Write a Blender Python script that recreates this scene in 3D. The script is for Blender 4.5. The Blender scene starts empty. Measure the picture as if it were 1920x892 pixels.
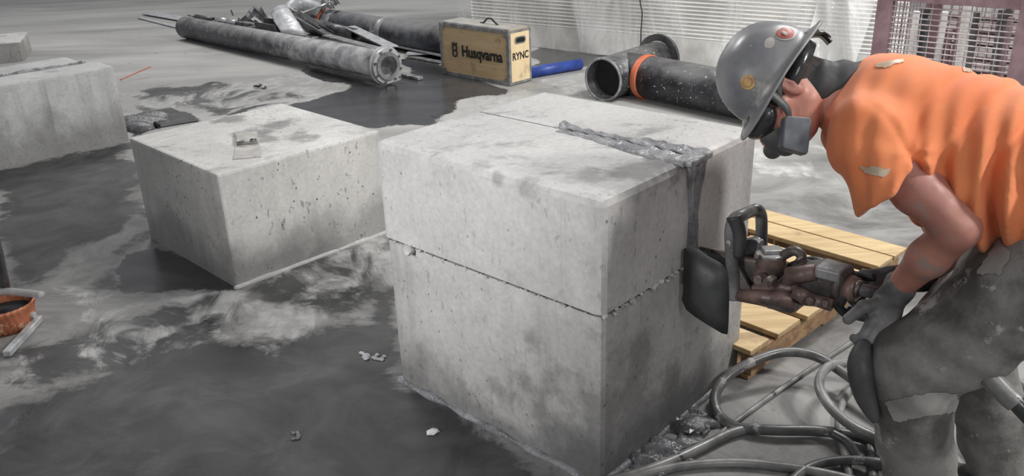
import bpy, bmesh, math, random
import numpy as np
from mathutils import Vector, Matrix
random.seed(7); rng = np.random.default_rng(7)
sc = bpy.context.scene; col = sc.collection

# ---------------------------------------------------------------- camera
FPX, PIT, ROLL, HC = 1606.6, .4032, -.0363, 1.65
cp, sp, cr, sr = math.cos(PIT), math.sin(PIT), math.cos(ROLL), math.sin(ROLL)
CF = Vector((0, cp, -sp)); _u = Vector((0, sp, cp)); _r = Vector((1, 0, 0))
CR = _r*cr + _u*sr; CU = -_r*sr + _u*cr; CO = Vector((0, 0, HC))
cam_d = bpy.data.cameras.new('camera'); cam_d.sensor_width = 36; cam_d.lens = 36*FPX/1920
cam = bpy.data.objects.new('camera', cam_d); col.objects.link(cam)
m = Matrix.Identity(4)
for i in range(3):
    m[i][0] = CR[i]; m[i][1] = CU[i]; m[i][2] = -CF[i]; m[i][3] = CO[i]
cam.matrix_world = m; cam_d.clip_start = .05; sc.camera = cam

def ray(px, py): return CF + CR*((px-960)/FPX) + CU*((446-py)/FPX)
def P(px, py, d): return CO + ray(px, py)*d
def G(px, py, z=0.): r = ray(px, py); return CO + r*((z-HC)/r.z)
def PL(px, py, p0, n): r = ray(px, py); return CO + r*((Vector(p0)-CO).dot(n)/r.dot(n))
def V(*a): return Vector(a)

# ---------------------------------------------------------------- materials
MATS = {}
def wet_shade_at(*q): return [(*G(x, y, z), r, k) for x, y, z, r, k in q]
def hexc(r, g, b):
    f = lambda c: (c/255/12.92) if c/255 <= .04045 else ((c/255+.055)/1.055)**2.4
    return (f(r), f(g), f(b), 1)
class NT:
    def __init__(s, name):
        s.m = bpy.data.materials.new(name); s.m.use_nodes = True; s.t = s.m.node_tree
        s.b = s.t.nodes['Principled BSDF']; s.out = s.t.nodes['Material Output']
        s.co = s.t.nodes.new('ShaderNodeTexCoord').outputs['Object']
    def n(s, ty, **kw):
        o = s.t.nodes.new(ty)
        for k, v in kw.items(): setattr(o, k, v)
        return o
    def l(s, a, b): s.t.links.new(a, b)
    def mapping(s, scale=(1, 1, 1), rot=(0, 0, 0), co=None):
        mp = s.n('ShaderNodeMapping'); mp.inputs['Scale'].default_value = scale; mp.inputs['Rotation'].default_value = rot
        s.l(co or s.co, mp.inputs['Vector']); return mp.outputs[0]
    def noise(s, scale, co=None, detail=4, rough=.6, dist=0):
        o = s.n('ShaderNodeTexNoise'); o.inputs['Scale'].default_value = scale; o.inputs['Detail'].default_value = detail
        o.inputs['Roughness'].default_value = rough; o.inputs['Distortion'].default_value = dist
        s.l(co or s.co, o.inputs['Vector']); return o.outputs['Fac']
    def voro(s, scale, co=None, rnd=1):
        o = s.n('ShaderNodeTexVoronoi'); o.inputs['Scale'].default_value = scale; o.inputs['Randomness'].default_value = rnd
        s.l(co or s.co, o.inputs['Vector']); return o.outputs['Distance']
    def rng(s, v, a, b, c=0., d=1.):
        o = s.n('ShaderNodeMapRange'); s.l(v, o.inputs[0])
        for i, q in enumerate((a, b, c, d)): o.inputs[i+1].default_value = q
        return o.outputs[0]
    def math(s, op, a, b=None):
        o = s.n('ShaderNodeMath', operation=op)
        for i, q in enumerate((a, b)):
            if q is None: continue
            if isinstance(q, (int, float)): o.inputs[i].default_value = q
            else: s.l(q, o.inputs[i])
        return o.outputs[0]
    def mix(s, fac, a, b, mode='MIX'):
        o = s.n('ShaderNodeMix', data_type='RGBA', blend_type=mode)
        for q, k in ((fac, 0), (a, 6), (b, 7)):
            if isinstance(q, (int, float)): o.inputs[k].default_value = q
            elif isinstance(q, tuple): o.inputs[k].default_value = q
            else: s.l(q, o.inputs[k])
        return o.outputs[2]
    def bump(s, h, st=.3, dist=.01, prev=None):
        o = s.n('ShaderNodeBump'); o.inputs['Strength'].default_value = st; o.inputs['Distance'].default_value = dist
        s.l(h, o.inputs['Height'])
        if prev: s.l(prev, o.inputs['Normal'])
        return o.outputs[0]
    def done(s, c=None, rough=None, nrm=None, metal=0, **kw):
        for v, k in ((c, 'Base Color'), (rough, 'Roughness'), (metal, 'Metallic'), (nrm, 'Normal')):
            if v is None: continue
            if isinstance(v, (int, float, tuple)): s.b.inputs[k].default_value = v
            else: s.l(v, s.b.inputs[k])
        for k, v in kw.items(): s.b.inputs[k].default_value = v
        return s.m

def simple(name, c1, c2=None, rough=.6, metal=0, scale=8, bump=.15, bscale=60, bd=.003, spots=None, lo=.35, hi=.65, stretch=(1, 1, 1), detail=5):
    t = NT(name); c2 = c2 or tuple(x*.6 for x in c1[:3])+(1,)
    co = t.mapping(stretch)
    f = t.rng(t.noise(scale, co, detail=detail), lo, hi)
    c = t.mix(f, c1, c2)
    if spots:  # (color, scale, threshold)
        s_ = t.rng(t.noise(spots[1], co, detail=6, rough=.7), spots[2], spots[2]+.05)
        c = t.mix(s_, c, spots[0])
    b = t.bump(t.noise(bscale, co, detail=4), bump, bd)
    r = t.rng(t.noise(scale*2, co), .3, .7, max(0, rough-.12), min(1, rough+.12))
    return t.done(c, r, b, metal)

def concrete(name, light, dark, h, stain=1., pits=.5, seed=0., bottom=.35, wet_shade_spots=()):
    t = NT(name)
    mp = t.n('ShaderNodeMapping'); mp.inputs['Location'].default_value = (seed*3.1, seed*1.7, 0); t.l(t.co, mp.inputs[0]); co = mp.outputs[0]
    sep = t.n('ShaderNodeSeparateXYZ'); t.l(t.co, sep.inputs[0]); z = sep.outputs['Z']
    g = t.n('ShaderNodeNewGeometry'); sn = t.n('ShaderNodeSeparateXYZ'); t.l(g.outputs['True Normal'], sn.inputs[0])
    side = t.rng(t.math('ABSOLUTE', sn.outputs['Z']), .3, .6, 1, 0)
    mott = t.rng(t.noise(2.4, co, detail=7, rough=.65, dist=.4), .35, .7)
    c = t.mix(mott, light, tuple(a*.72 for a in light[:3])+(1,))
    # vertical run stains on the sides
    st = t.noise(6, t.mapping((1, 1, .07), co=co), detail=5, rough=.7)
    c = t.mix(t.math('MULTIPLY', t.rng(st, .5, .75, 0, .42*stain), side), c, dark)
    st2 = t.noise(17, t.mapping((1, 1, .04), co=co), detail=3)
    c = t.mix(t.math('MULTIPLY', t.rng(st2, .64, .74, 0, .22*stain), side), c, dark)
    # wet splash rising from the ground
    wl = t.math('ADD', z, t.rng(t.noise(2.2, co, detail=5), .3, .7, -.16, .16))
    if bottom > 0: c = t.mix(t.math('MULTIPLY', t.rng(wl, h*bottom*.45, h*bottom+.08, .62, 0), side), c, dark)
    # blotches on top
    bl = t.rng(t.noise(4.2, t.mapping((1, 1.6, 1), co=co), detail=6, rough=.7, dist=.3), .54, .66, 0, .55)
    c = t.mix(t.math('MULTIPLY', bl, t.rng(side, 0, 1, 1, .25)), c, tuple(a*.9 for a in dark[:3])+(1,))
    for (wx, wy, wz, wr, wk) in wet_shade_spots:  # dark spots: wet stains, and painted shadow on pier and cut block
        vm = t.n('ShaderNodeVectorMath', operation='DISTANCE'); t.l(t.co, vm.inputs[0]); vm.inputs[1].default_value = (wx, wy, wz)
        dd = t.math('ADD', vm.outputs['Value'], t.rng(t.noise(7, co, detail=5), .3, .7, -wr*.75, wr*.75))
        c = t.mix(t.rng(dd, wr*.55, wr*1.15, wk, 0), c, dark)
    fine = t.rng(t.noise(60, co, detail=3), .3, .7, .9, 1.08)
    cm = t.n('ShaderNodeMix', data_type='RGBA', blend_type='MULTIPLY'); cm.inputs[0].default_value = 1
    t.l(c, cm.inputs[6]); cb = t.n('ShaderNodeCombineColor'); [t.l(fine, cb.inputs[i]) for i in range(3)]; t.l(cb.outputs[0], cm.inputs[7]); c = cm.outputs[2]
    # bug holes
    v = t.voro(26, t.mapping((1, 1, .7), co=co)); gate = t.rng(t.noise(2.6, co), .40, .55)
    vs = t.math('MULTIPLY', t.rng(v, .06, .12, 1, 0), gate)
    sp2 = t.math('MULTIPLY', t.rng(t.noise(42, t.mapping((1, 1, .45), co=co), detail=2), .63, .69), gate)
    pit = t.math('MULTIPLY', t.math('MAXIMUM', vs, t.math('MULTIPLY', sp2, .5)), pits)
    c = t.mix(pit, c, hexc(52, 51, 50))
    b1 = t.bump(t.noise(9, co, detail=8, rough=.7), .25, .008)
    b2 = t.bump(pit, .8, -.004, b1)
    return t.done(c, t.rng(mott, 0, 1, .55, .8), b2)

def metal_pipe(name, c1, c2, scratch=True, rough=.35, metal=.5, dust=.5, pale=None):
    t = NT(name)
    f = t.rng(t.noise(5, detail=6, rough=.7), .35, .65); c = t.mix(f, c1, c2)
    g = t.n('ShaderNodeNewGeometry'); sn = t.n('ShaderNodeSeparateXYZ'); t.l(g.outputs['Normal'], sn.inputs[0])
    up = t.rng(t.math('ADD', sn.outputs['Z'], t.rng(t.noise(6, detail=6), .3, .7, -.35, .35)), .25, .95, 0, dust)
    c = t.mix(up, c, hexc(150, 149, 147))
    if pale:
        sx_ = t.n('ShaderNodeSeparateXYZ'); t.l(t.co, sx_.inputs[0])
        px_ = t.rng(t.math('ADD', sx_.outputs['X'], t.rng(t.noise(4, detail=7, rough=.7), .3, .7, -.7, .7)), pale[0], pale[1], 0, .85)
        c = t.mix(px_, c, t.mix(t.rng(t.noise(7, detail=5), .4, .6), hexc(188, 188, 188), hexc(138, 139, 143)))
    if scratch:
        w = t.voro(22, t.mapping((1.2, .5, 3.)), 1)
        s_ = t.noise(30, t.mapping((1, 1, .25), rot=(.5, .3, .7)), detail=2, dist=1.5)
        ss = t.math('MULTIPLY', t.rng(s_, .69, .71), t.rng(t.noise(3), .4, .55))
        s3 = t.math('MULTIPLY', t.rng(t.noise(60, t.mapping((.2, 1, 1), rot=(.2, 1.1, .4)), detail=1), .7, .73), t.rng(t.noise(2.3), .45, .55))
        c = t.mix(t.math('MAXIMUM', ss, s3), c, hexc(205, 205, 205))
    return t.done(c, t.rng(up, 0, .5, rough, .75), t.bump(t.noise(25), .2, .004), metal)

def wood(name, c1, c2, axis=0, rough=.6):
    t = NT(name); s_ = [9, 9, 9]; s_[axis] = .8
    gr = t.noise(3, t.mapping(tuple(s_)), detail=6, rough=.65, dist=.6)
    c = t.mix(t.rng(gr, .35, .65), c1, c2)
    c = t.mix(t.rng(t.noise(6, detail=6), .58, .72, 0, .6), c, hexc(120, 95, 75))
    return t.done(c, rough, t.bump(gr, .25, .004))

DARK = hexc(92, 91, 90)
M = dict(
 main=concrete('concrete_pier_grey', hexc(184, 182, 180), hexc(92, 91, 90), .88, 1, .5, 0, .12, wet_shade_at((1150, 895, .0, .36, .5), (1300, 760, 0, .2, .3))),  # foot spots paint the worker's shadow onto the pier's right face
 upper=concrete('concrete_cut_grey', hexc(190, 188, 186), hexc(110, 108, 107), .88, .8, .55, 2, -9, wet_shade_at((1190, 318, .884, .10, .75), (1110, 335, .884, .08, .5), (1260, 300, .884, .09, .8), (870, 205, .884, .12, .4), (985, 348, .87, .05, .5), (930, 335, .87, .03, .5), (870, 512, .45, .10, .35), (985, 558, .45, .11, .4), (1080, 598, .45, .10, .4), (1000, 500, .52, .14, .25))),  # top spots near the slurry: wet stain plus the worker's painted shadow
 blk=concrete('concrete_pale', hexc(206, 204, 200), hexc(122, 120, 118), .53, .8, .9, 5, .3, wet_shade_at((470, 248, .5275, .09, .85), (520, 236, .5275, .11, .85), (565, 258, .5275, .09, .8), (430, 222, .5275, .07, .85), (500, 262, .5275, .06, .8))),
 blk3=concrete('concrete_streaked', hexc(196, 196, 194), hexc(92, 91, 89), .5, 1.1, .35, 9, .5),
 slurry=simple('grey_slurry', hexc(150, 150, 152), hexc(100, 100, 103), .25, scale=14, bump=.9, bscale=40, bd=.01),
 slurry_dark=simple('wet_slurry', hexc(105, 105, 108), hexc(60, 60, 62), .22, scale=14, bump=.7, bscale=50, bd=.01, spots=(hexc(180, 180, 180), 60, .64)),
 black=simple('black_rubber', hexc(38, 38, 39), hexc(62, 62, 63), .5, scale=9, bump=.1),
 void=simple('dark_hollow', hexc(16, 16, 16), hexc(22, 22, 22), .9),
 steel=simple('dull_steel', hexc(162, 162, 162), hexc(104, 104, 105), .4, .3, scale=10, spots=(hexc(190, 190, 190), 14, .6)),
 zinc=simple('pale_galvanised', hexc(188, 189, 191), hexc(146, 147, 149), .45, .1, scale=12),
 dsteel=simple('dark_steel', hexc(62, 62, 64), hexc(105, 105, 107), .42, .5, scale=9, spots=(hexc(160, 160, 160), 12, .62)),
 bright=simple('bright_foil', hexc(225, 225, 225), hexc(150, 150, 150), .25, .7, scale=16),
 pipe1=metal_pipe('flanged_pipe_steel', hexc(44, 45, 48), hexc(88, 90, 96), True, .42, .2, .85, (-2.3, -1.7)),
 pipe2=metal_pipe('big_pipe_steel', hexc(40, 41, 47), hexc(84, 86, 94), False, .45, .3, .55),
 pipe3=metal_pipe('tee_pipe_steel', hexc(34, 34, 36), hexc(66, 67, 71), True, .3, .3, .4),
 orange_p=simple('orange_paint', hexc(205, 96, 56), hexc(170, 100, 72), .5, scale=8),
 blue=simple('blue_coat', hexc(48, 78, 160), hexc(36, 58, 128), .5, scale=12, spots=(hexc(150, 150, 160), 50, .68)),
 case=wood('case_plywood', hexc(212, 186, 146), hexc(196, 168, 128), 0, .5),
 case2=wood('case_plywood_end', hexc(230, 208, 168), hexc(220, 196, 154), 2, .5),
 casetop=simple('case_top_board', hexc(176, 172, 166), hexc(150, 146, 141), .6, scale=9),
 alu=simple('aluminium_edge', hexc(165, 165, 164), hexc(120, 118, 116), .4, .4, scale=12),
 ink=simple('black_ink', hexc(28, 26, 26), hexc(40, 38, 36), .6),
 maroon=simple('maroon_paint', hexc(142, 116, 122), hexc(112, 84, 88), .5, scale=9),
 rod=simple('wire_rod', hexc(205, 198, 198), hexc(150, 132, 134), .4, .2, scale=16),
 pal=wood('pallet_pine', hexc(200, 176, 134), hexc(172, 146, 106), 0, .7),
 pal_d=wood('pallet_edge', hexc(176, 146, 108), hexc(126, 92, 72), 1, .8),
 tool=simple('greasy_red_cast', hexc(136, 112, 104), hexc(72, 60, 56), .42, .15, scale=14, bump=.4, bscale=40, bd=.004, spots=(hexc(165, 160, 155), 22, .64)),
 tool_d=simple('black_cast', hexc(60, 57, 56), hexc(98, 90, 86), .42, .15, scale=16, bump=.4, bscale=50, bd=.003, spots=(hexc(140, 136, 132), 30, .66)),
 flap=simple('rubber_flap', hexc(50, 51, 51), hexc(72, 73, 73), .6, scale=6, bump=.15, spots=(hexc(120, 120, 120), 40, .72)),
 grip=simple('muddy_handle_tube', hexc(110, 110, 111), hexc(62, 62, 63), .35, 0, scale=12, spots=(hexc(150, 150, 150), 24, .62)),
 bolt=simple('worn_bolt_steel', hexc(150, 142, 136), hexc(92, 78, 72), .35, .6, scale=30),
 hose=simple('mud_streaked_hose', hexc(66, 66, 66), hexc(104, 104, 103), .38, 0, scale=9, bump=.3, bscale=30, spots=(hexc(146, 145, 143), 12, .6)),
 hose_l=simple('pale_muddy_hose', hexc(142, 141, 139), hexc(92, 91, 90), .38, 0, scale=10, bump=.3, bscale=30, spots=(hexc(54, 54, 54), 15, .62)),
 skin=simple('tanned_skin', hexc(190, 132, 114), hexc(164, 112, 100), .5, scale=9, bump=.12, bscale=90, bd=.002, spots=(hexc(160, 132, 122), 7, .58)),
 glove=simple('grey_work_glove', hexc(124, 123, 122), hexc(80, 80, 79), .6, scale=14, bump=.4, bscale=60),
 glove_d=simple('black_work_glove', hexc(38, 38, 38), hexc(56, 56, 56), .6, scale=14, bump=.4, bscale=60),
 pants=simple('muddy_grey_work_trousers', hexc(132, 129, 125), hexc(82, 80, 78), .7, scale=6, bump=.5, bscale=30, bd=.008, spots=(hexc(168, 165, 160), 7, .6), lo=.4, hi=.6),
 patch=simple('pale_cloth_patch', hexc(158, 155, 151), hexc(122, 119, 116), .7, scale=8, bump=.3),
 belt=simple('black_waistband', hexc(38, 38, 39), hexc(54, 54, 55), .7),
 hair=simple('short_dark_hair', hexc(38, 33, 31), hexc(58, 50, 46), .8, scale=60, bump=.6, bscale=150),
 hat=simple('dusty_grey_shell', hexc(104, 105, 110), hexc(134, 133, 132), .35, 0, scale=6, bump=.08, spots=(hexc(148, 146, 142), 9, .63)),
 hatrim=simple('scuffed_rim', hexc(150, 149, 148), hexc(118, 118, 118), .45, scale=8),
 st_y=simple('tan_sticker', hexc(196, 158, 98), hexc(160, 122, 74), .5, scale=60),
 st_r=simple('red_sticker', hexc(160, 78, 66), hexc(130, 60, 52), .5, scale=60),
 st_w=simple('worn_pale_sticker', hexc(172, 166, 160), hexc(145, 140, 136), .5, scale=30),
 gog=simple('smoky_goggle', hexc(40, 41, 42), hexc(66, 66, 66), .2, scale=14),
 filt=simple('grey_filter', hexc(104, 106, 112), hexc(78, 80, 86), .5, scale=12),
 mask=simple('grey_mask_rubber', hexc(84, 84, 85), hexc(60, 60, 61), .5, scale=10),
 copper=simple('copper_ribs', hexc(186, 120, 88), hexc(150, 84, 58), .4, .2, scale=14, spots=(hexc(214, 176, 148), 14, .58)),
 cable=simple('black_cable', hexc(35, 35, 36), hexc(50, 50, 50), .5),
 refl=simple('worn_reflective_tape', hexc(196, 178, 156), hexc(176, 150, 124), .5, scale=30),
 wwall=simple('lower_panel_grey', hexc(215, 213, 209), hexc(188, 186, 182), .6, scale=5),
)
def shirt_mat():
    t = NT('orange_hi_vis_cotton')
    f = t.rng(t.noise(5, detail=5), .35, .65); c = t.mix(f, hexc(232, 140, 90), hexc(216, 120, 74))
    c = t.mix(t.rng(t.noise(3.3, detail=5), .6, .75, 0, .35), c, hexc(190, 110, 80))
    w = t.noise(220, detail=2)
    m_ = t.done(c, .85, t.bump(w, .15, .001)); t.b.inputs['Sheen Weight'].default_value = .15
    return m_
M['shirt'] = shirt_mat()
def rib_mat():
    t = NT('ribbed_panel_white')
    c = t.mix(t.rng(t.noise(1.2, detail=5), .35, .7), hexc(232, 230, 226), hexc(205, 203, 199))
    return t.done(c, .5, t.bump(t.noise(12), .1, .01))
M['rib'] = rib_mat()
def plastic_mat(lo=.06, hi=.55):
    t = NT('clear_plastic_sheet' if lo < .2 else 'milky_plastic_sheet')
    tr = t.n('ShaderNodeBsdfTransparent'); mx = t.n('ShaderNodeMixShader')
    n1 = t.noise(2.2, t.mapping((1, 1, .35), rot=(0, .5, 0)), detail=6, rough=.65, dist=1.2)
    f = t.rng(n1, .4, .65, lo, hi); t.l(f, mx.inputs[0]); t.l(tr.outputs[0], mx.inputs[1])
    t.done((.86, .86, .85, 1), .16, t.bump(n1, .8, .03)); t.l(t.b.outputs[0], mx.inputs[2]); t.l(mx.outputs[0], t.out.inputs[0]); return t.m
M['plastic'] = plastic_mat(); M['plastic_w'] = plastic_mat(.45, .95)
def clear_mat():
    t = NT('clear_tube'); tr = t.n('ShaderNodeBsdfTransparent'); mx = t.n('ShaderNodeMixShader'); mx.inputs[0].default_value = .6
    t.done((.5, .5, .5, 1), .1); t.l(tr.outputs[0], mx.inputs[1]); t.l(t.b.outputs[0], mx.inputs[2]); t.l(mx.outputs[0], t.out.inputs[0]); return t.m
M['clear'] = clear_mat()

# ---------------------------------------------------------------- object helpers
def link(name, me, mat, parent=None, smooth=False):
    o = bpy.data.objects.new(name, me); col.objects.link(o)
    if mat is not None and not me.materials: me.materials.append(mat)
    if smooth:
        me.polygons.foreach_set('use_smooth', [True]*len(me.polygons))
    if parent is not None: o.parent = parent
    return o
def from_bm(name, bm, mat, parent=None, smooth=False, fix=True):
    if fix: bmesh.ops.recalc_face_normals(bm, faces=bm.faces)
    me = bpy.data.meshes.new(name); bm.to_mesh(me); bm.free(); return link(name, me, mat, parent, smooth)
def thing(name, label, cat, loc=(0, 0, 0), rz=0, group=None):
    o = bpy.data.objects.new(name, None); col.objects.link(o); o.location = loc; o.rotation_euler = (0, 0, rz); o.empty_display_size = .1
    o['label'] = label; o['category'] = cat
    if group: o['group'] = group
    bpy.context.view_layer.update(); return o
def tag(o, label=None, cat=None, group=None, kind=None):
    for k, v in (('label', label), ('category', cat), ('group', group), ('kind', kind)):
        if v: o[k] = v
    return o
def adopt(o, parent):
    """parent a mesh modelled in world coordinates to its thing"""
    o.parent = parent; bpy.context.view_layer.update(); o.matrix_parent_inverse = parent.matrix_world.inverted(); return o
def recentre(o, c):
    c = Vector(c); o.data.transform(Matrix.Translation(-c)); o.location = c; return o
def bevel(o, w, seg=2, ang=.6):
    b = o.modifiers.new('bevel', 'BEVEL'); b.width = w; b.segments = seg; b.limit_method = 'ANGLE'; b.angle_limit = ang; return o
def box(bm, c, s, mtx=None):
    r = bmesh.ops.create_cube(bm, size=1)
    mm = Matrix.Translation(c) @ Matrix.Diagonal((*s, 1))
    if mtx is not None: mm = mtx @ mm
    bmesh.ops.transform(bm, matrix=mm, verts=r['verts']); return r['verts']
def frame_from(x, z=None):
    x = Vector(x).normalized(); z = Vector(z or (0, 0, 1)); z = (z - x*z.dot(x)).normalized(); y = z.cross(x)
    mm = Matrix.Identity(4)
    for i in range(3): mm[i][0] = x[i]; mm[i][1] = y[i]; mm[i][2] = z[i]
    return mm
def cyl(bm, a, b, r1, r2=None, seg=32, cap=True):
    a, b = Vector(a), Vector(b); r2 = r1 if r2 is None else r2; d = b-a
    r = bmesh.ops.create_cone(bm, cap_ends=cap, cap_tris=False, segments=seg, radius1=r1, radius2=r2, depth=d.length)
    q = d.to_track_quat('Z', 'Y').to_matrix().to_4x4()
    bmesh.ops.transform(bm, matrix=Matrix.Translation((a+b)/2) @ q, verts=r['verts']); return r['verts']
def lathe(bm, a, axis, prof, seg=48, closed=True):
    """prof: list of (dist along axis, radius), a ring loop closed back on itself when closed"""
    q = Vector(axis).normalized().to_track_quat('Z', 'Y').to_matrix(); a = Vector(a); rings = []
    for (t, r) in prof:
        rings.append([bm.verts.new(a + q @ Vector((r*math.cos(2*math.pi*i/seg), r*math.sin(2*math.pi*i/seg), t))) for i in range(seg)])
    n = len(rings)
    for k in range(n if closed else n-1):
        A, B = rings[k], rings[(k+1) % n]
        for i in range(seg):
            bm.faces.new((A[i], A[(i+1) % seg], B[(i+1) % seg], B[i]))
    return rings
def catmull(pts, n=8):
    pts = [Vector(p) for p in pts]; out = []
    for i in range(len(pts)-1):
        p0 = pts[max(i-1, 0)]; p1 = pts[i]; p2 = pts[i+1]; p3 = pts[min(i+2, len(pts)-1)]
        for k in range(n):
            t = k/n; out.append(.5*((2*p1)+(p2-p0)*t+(2*p0-5*p1+4*p2-p3)*t*t+(3*p1-p0-3*p2+p3)*t**3))
    out.append(pts[-1]); return out
def tube(bm, pts, r, seg=12, n=8, smooth=True, rf=None):
    path = catmull(pts, n) if smooth else [Vector(p) for p in pts]
    up = None; rings = []
    for i, p in enumerate(path):
        t = (path[min(i+1, len(path)-1)]-path[max(i-1, 0)]).normalized()
        if up is None:
            up = t.orthogonal().normalized()
        up = (up - t*up.dot(t)).normalized(); s_ = t.cross(up)
        rr = r if rf is None else rf(i/(len(path)-1))
        rings.append([bm.verts.new(p + (up*math.cos(2*math.pi*k/seg)+s_*math.sin(2*math.pi*k/seg))*rr) for k in range(seg)])
    for A, B in zip(rings, rings[1:]):
        for k in range(seg): bm.faces.new((A[k], A[(k+1) % seg], B[(k+1) % seg], B[k]))
    bm.faces.new(rings[0][::-1]); bm.faces.new(rings[-1])
def prism(bm, pts, off):
    """extrude a polygon of world points by a vector"""
    off = Vector(off); A = [bm.verts.new(p) for p in pts]; B = [bm.verts.new(Vector(p)+off) for p in pts]; n = len(pts)
    bm.faces.new(A); bm.faces.new(B[::-1])
    for i in range(n): bm.faces.new((A[i], B[i], B[(i+1) % n], A[(i+1) % n]))

# ---------------------------------------------------------------- implicit surfaces (for the body, clothes, gloves, mud)
def surf_nets(F, org, h):
    ins = F < 0; nx, ny, nz = F.shape
    S = np.zeros((nx-1, ny-1, nz-1, 3)); C = np.zeros((nx-1, ny-1, nz-1))
    corners = [(i, j, k) for i in (0, 1) for j in (0, 1) for k in (0, 1)]
    sl = lambda A, c: A[c[0]:c[0]+nx-1, c[1]:c[1]+ny-1, c[2]:c[2]+nz-1]
    for a in corners:
        for ax in range(3):
            if a[ax]: continue
            b = list(a); b[ax] = 1; fa, fb = sl(F, a), sl(F, b); cr_ = (fa < 0) != (fb < 0)
            t = np.where(cr_, fa/np.where(cr_, fa-fb, 1), 0)
            for d in range(3): S[..., d] += np.where(cr_, a[d] + (t if d == ax else 0), 0)
            C += cr_
    act = C > 0; idx = -np.ones(C.shape, int); idx[act] = np.arange(act.sum())
    ijk = np.argwhere(act); verts = (ijk + S[act]/C[act][:, None])*h + org
    faces = []
    for ax in range(3):
        o1, o2 = [(1, 2), (2, 0), (0, 1)][ax]
        A = [slice(None)]*3; B = [slice(None)]*3; A[ax] = slice(0, -1); B[ax] = slice(1, None)
        ia, ib = ins[tuple(A)], ins[tuple(B)]
        for sgn, msk in ((1, ia & ~ib), (-1, ~ia & ib)):
            e = np.argwhere(msk)
            ok = (e[:, o1] > 0) & (e[:, o2] > 0) & (e[:, o1] < idx.shape[o1]) & (e[:, o2] < idx.shape[o2]); e = e[ok]
            def cell(d1, d2):
                q = e.copy(); q[:, o1] -= d1; q[:, o2] -= d2; return idx[q[:, 0], q[:, 1], q[:, 2]]
            q = np.stack([cell(1, 1), cell(0, 1), cell(0, 0), cell(1, 0)], 1)
            faces.append(q if sgn > 0 else q[:, ::-1])
    return verts, np.concatenate(faces)
def smin(a, b, k):
    h = np.clip(.5+.5*(b-a)/k, 0, 1); return b*(1-h)+a*h-k*h*(1-h)
def smax(a, b, k): return -smin(-a, -b, k)
def cap(X, a, b, ra, rb=None, squash=None):
    a = np.array(a); b = np.array(b); rb = ra if rb is None else rb; d = b-a; L = max(d@d, 1e-9)
    w = X-a; t = np.clip((w@d)/L, 0, 1); q = w - t[..., None]*d
    if squash is not None:
        ax = np.array(squash[0]); ax = ax/np.linalg.norm(ax); q = q + (q@ax)[..., None]*ax*(squash[1]-1)
    return np.sqrt((q*q).sum(-1)) - (ra+(rb-ra)*t)
def ell(X, c, M3, rad):
    q = (X-np.array(c)) @ np.array(M3).T / np.array(rad)   # rows of M3 = axes
    n = np.sqrt((q*q).sum(-1)); return (n-1)*min(rad)
def wob(X, f, seed=0):
    r = np.random.default_rng(seed); o = np.zeros(X.shape[:-1])
    for i in range(5):
        k = r.normal(size=3); k = k/np.linalg.norm(k)*f*(.6+.8*r.random()); o += np.sin(X@k + r.random()*6.28)
    return o/5
def implicit(name, fn, lo, hi, h, mat, parent=None, smooth_it=1):
    lo = np.array(lo); hi = np.array(hi); n = np.ceil((hi-lo)/h).astype(int)+1
    q = 4; n = ((n-1)//q+1)*q+1; nc = (n-1)//q+1
    gc = np.stack(np.meshgrid(*[lo[i]+h*q*np.arange(nc[i]) for i in range(3)], indexing='ij'), -1)
    Fc = fn(gc); F = np.repeat(np.repeat(np.repeat(Fc, q, 0), q, 1), q, 2)[:n[0], :n[1], :n[2]].copy()
    nb = np.abs(Fc) < h*q*2.2
    nb2 = nb.copy()
    for ax in range(3):
        t_ = nb2.copy(); sl_ = [slice(None)]*3; sr_ = [slice(None)]*3; sl_[ax] = slice(0, -1); sr_[ax] = slice(1, None)
        t_[tuple(sl_)] |= nb2[tuple(sr_)]; t_[tuple(sr_)] |= nb2[tuple(sl_)]; nb2 = t_
    msk = np.repeat(np.repeat(np.repeat(nb2, q, 0), q, 1), q, 2)[:n[0], :n[1], :n[2]]
    ii = np.argwhere(msk); F[msk] = fn(lo + ii*h)
    F[0] = F[-1] = 1; F[:, 0] = F[:, -1] = 1; F[:, :, 0] = F[:, :, -1] = 1
    v, f = surf_nets(F, lo, h)
    me = bpy.data.meshes.new(name); me.from_pydata(v.tolist(), [], f.tolist()); me.update()
    o = link(name, me, mat, None, True)
    if parent is not None: adopt(o, parent)
    if smooth_it:
        s_ = o.modifiers.new('smooth', 'SMOOTH'); s_.factor = .5; s_.iterations = smooth_it
    return o

# ---------------------------------------------------------------- main pier geometry (corner at the camera, two face directions)
YAW = .7539; PN = V(.2308, 2.01, 0); PA, PB, PH = .8869, .8127, .8839
eu = V(-math.cos(YAW), math.sin(YAW), 0); ev = V(math.sin(YAW), math.cos(YAW), 0)   # along left face, along right face
eo = V(math.cos(YAW), -math.sin(YAW), 0)                                             # out of the right face
UZ = V(0, 0, 1)
seam_b = (PL(1298, 400, PN, eo)-PN).dot(ev)          # where the vertical cut meets the right face
cut_z = PL(1108, 607, PN, eo).z
print('seam', seam_b, 'cut', cut_z)

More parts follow.
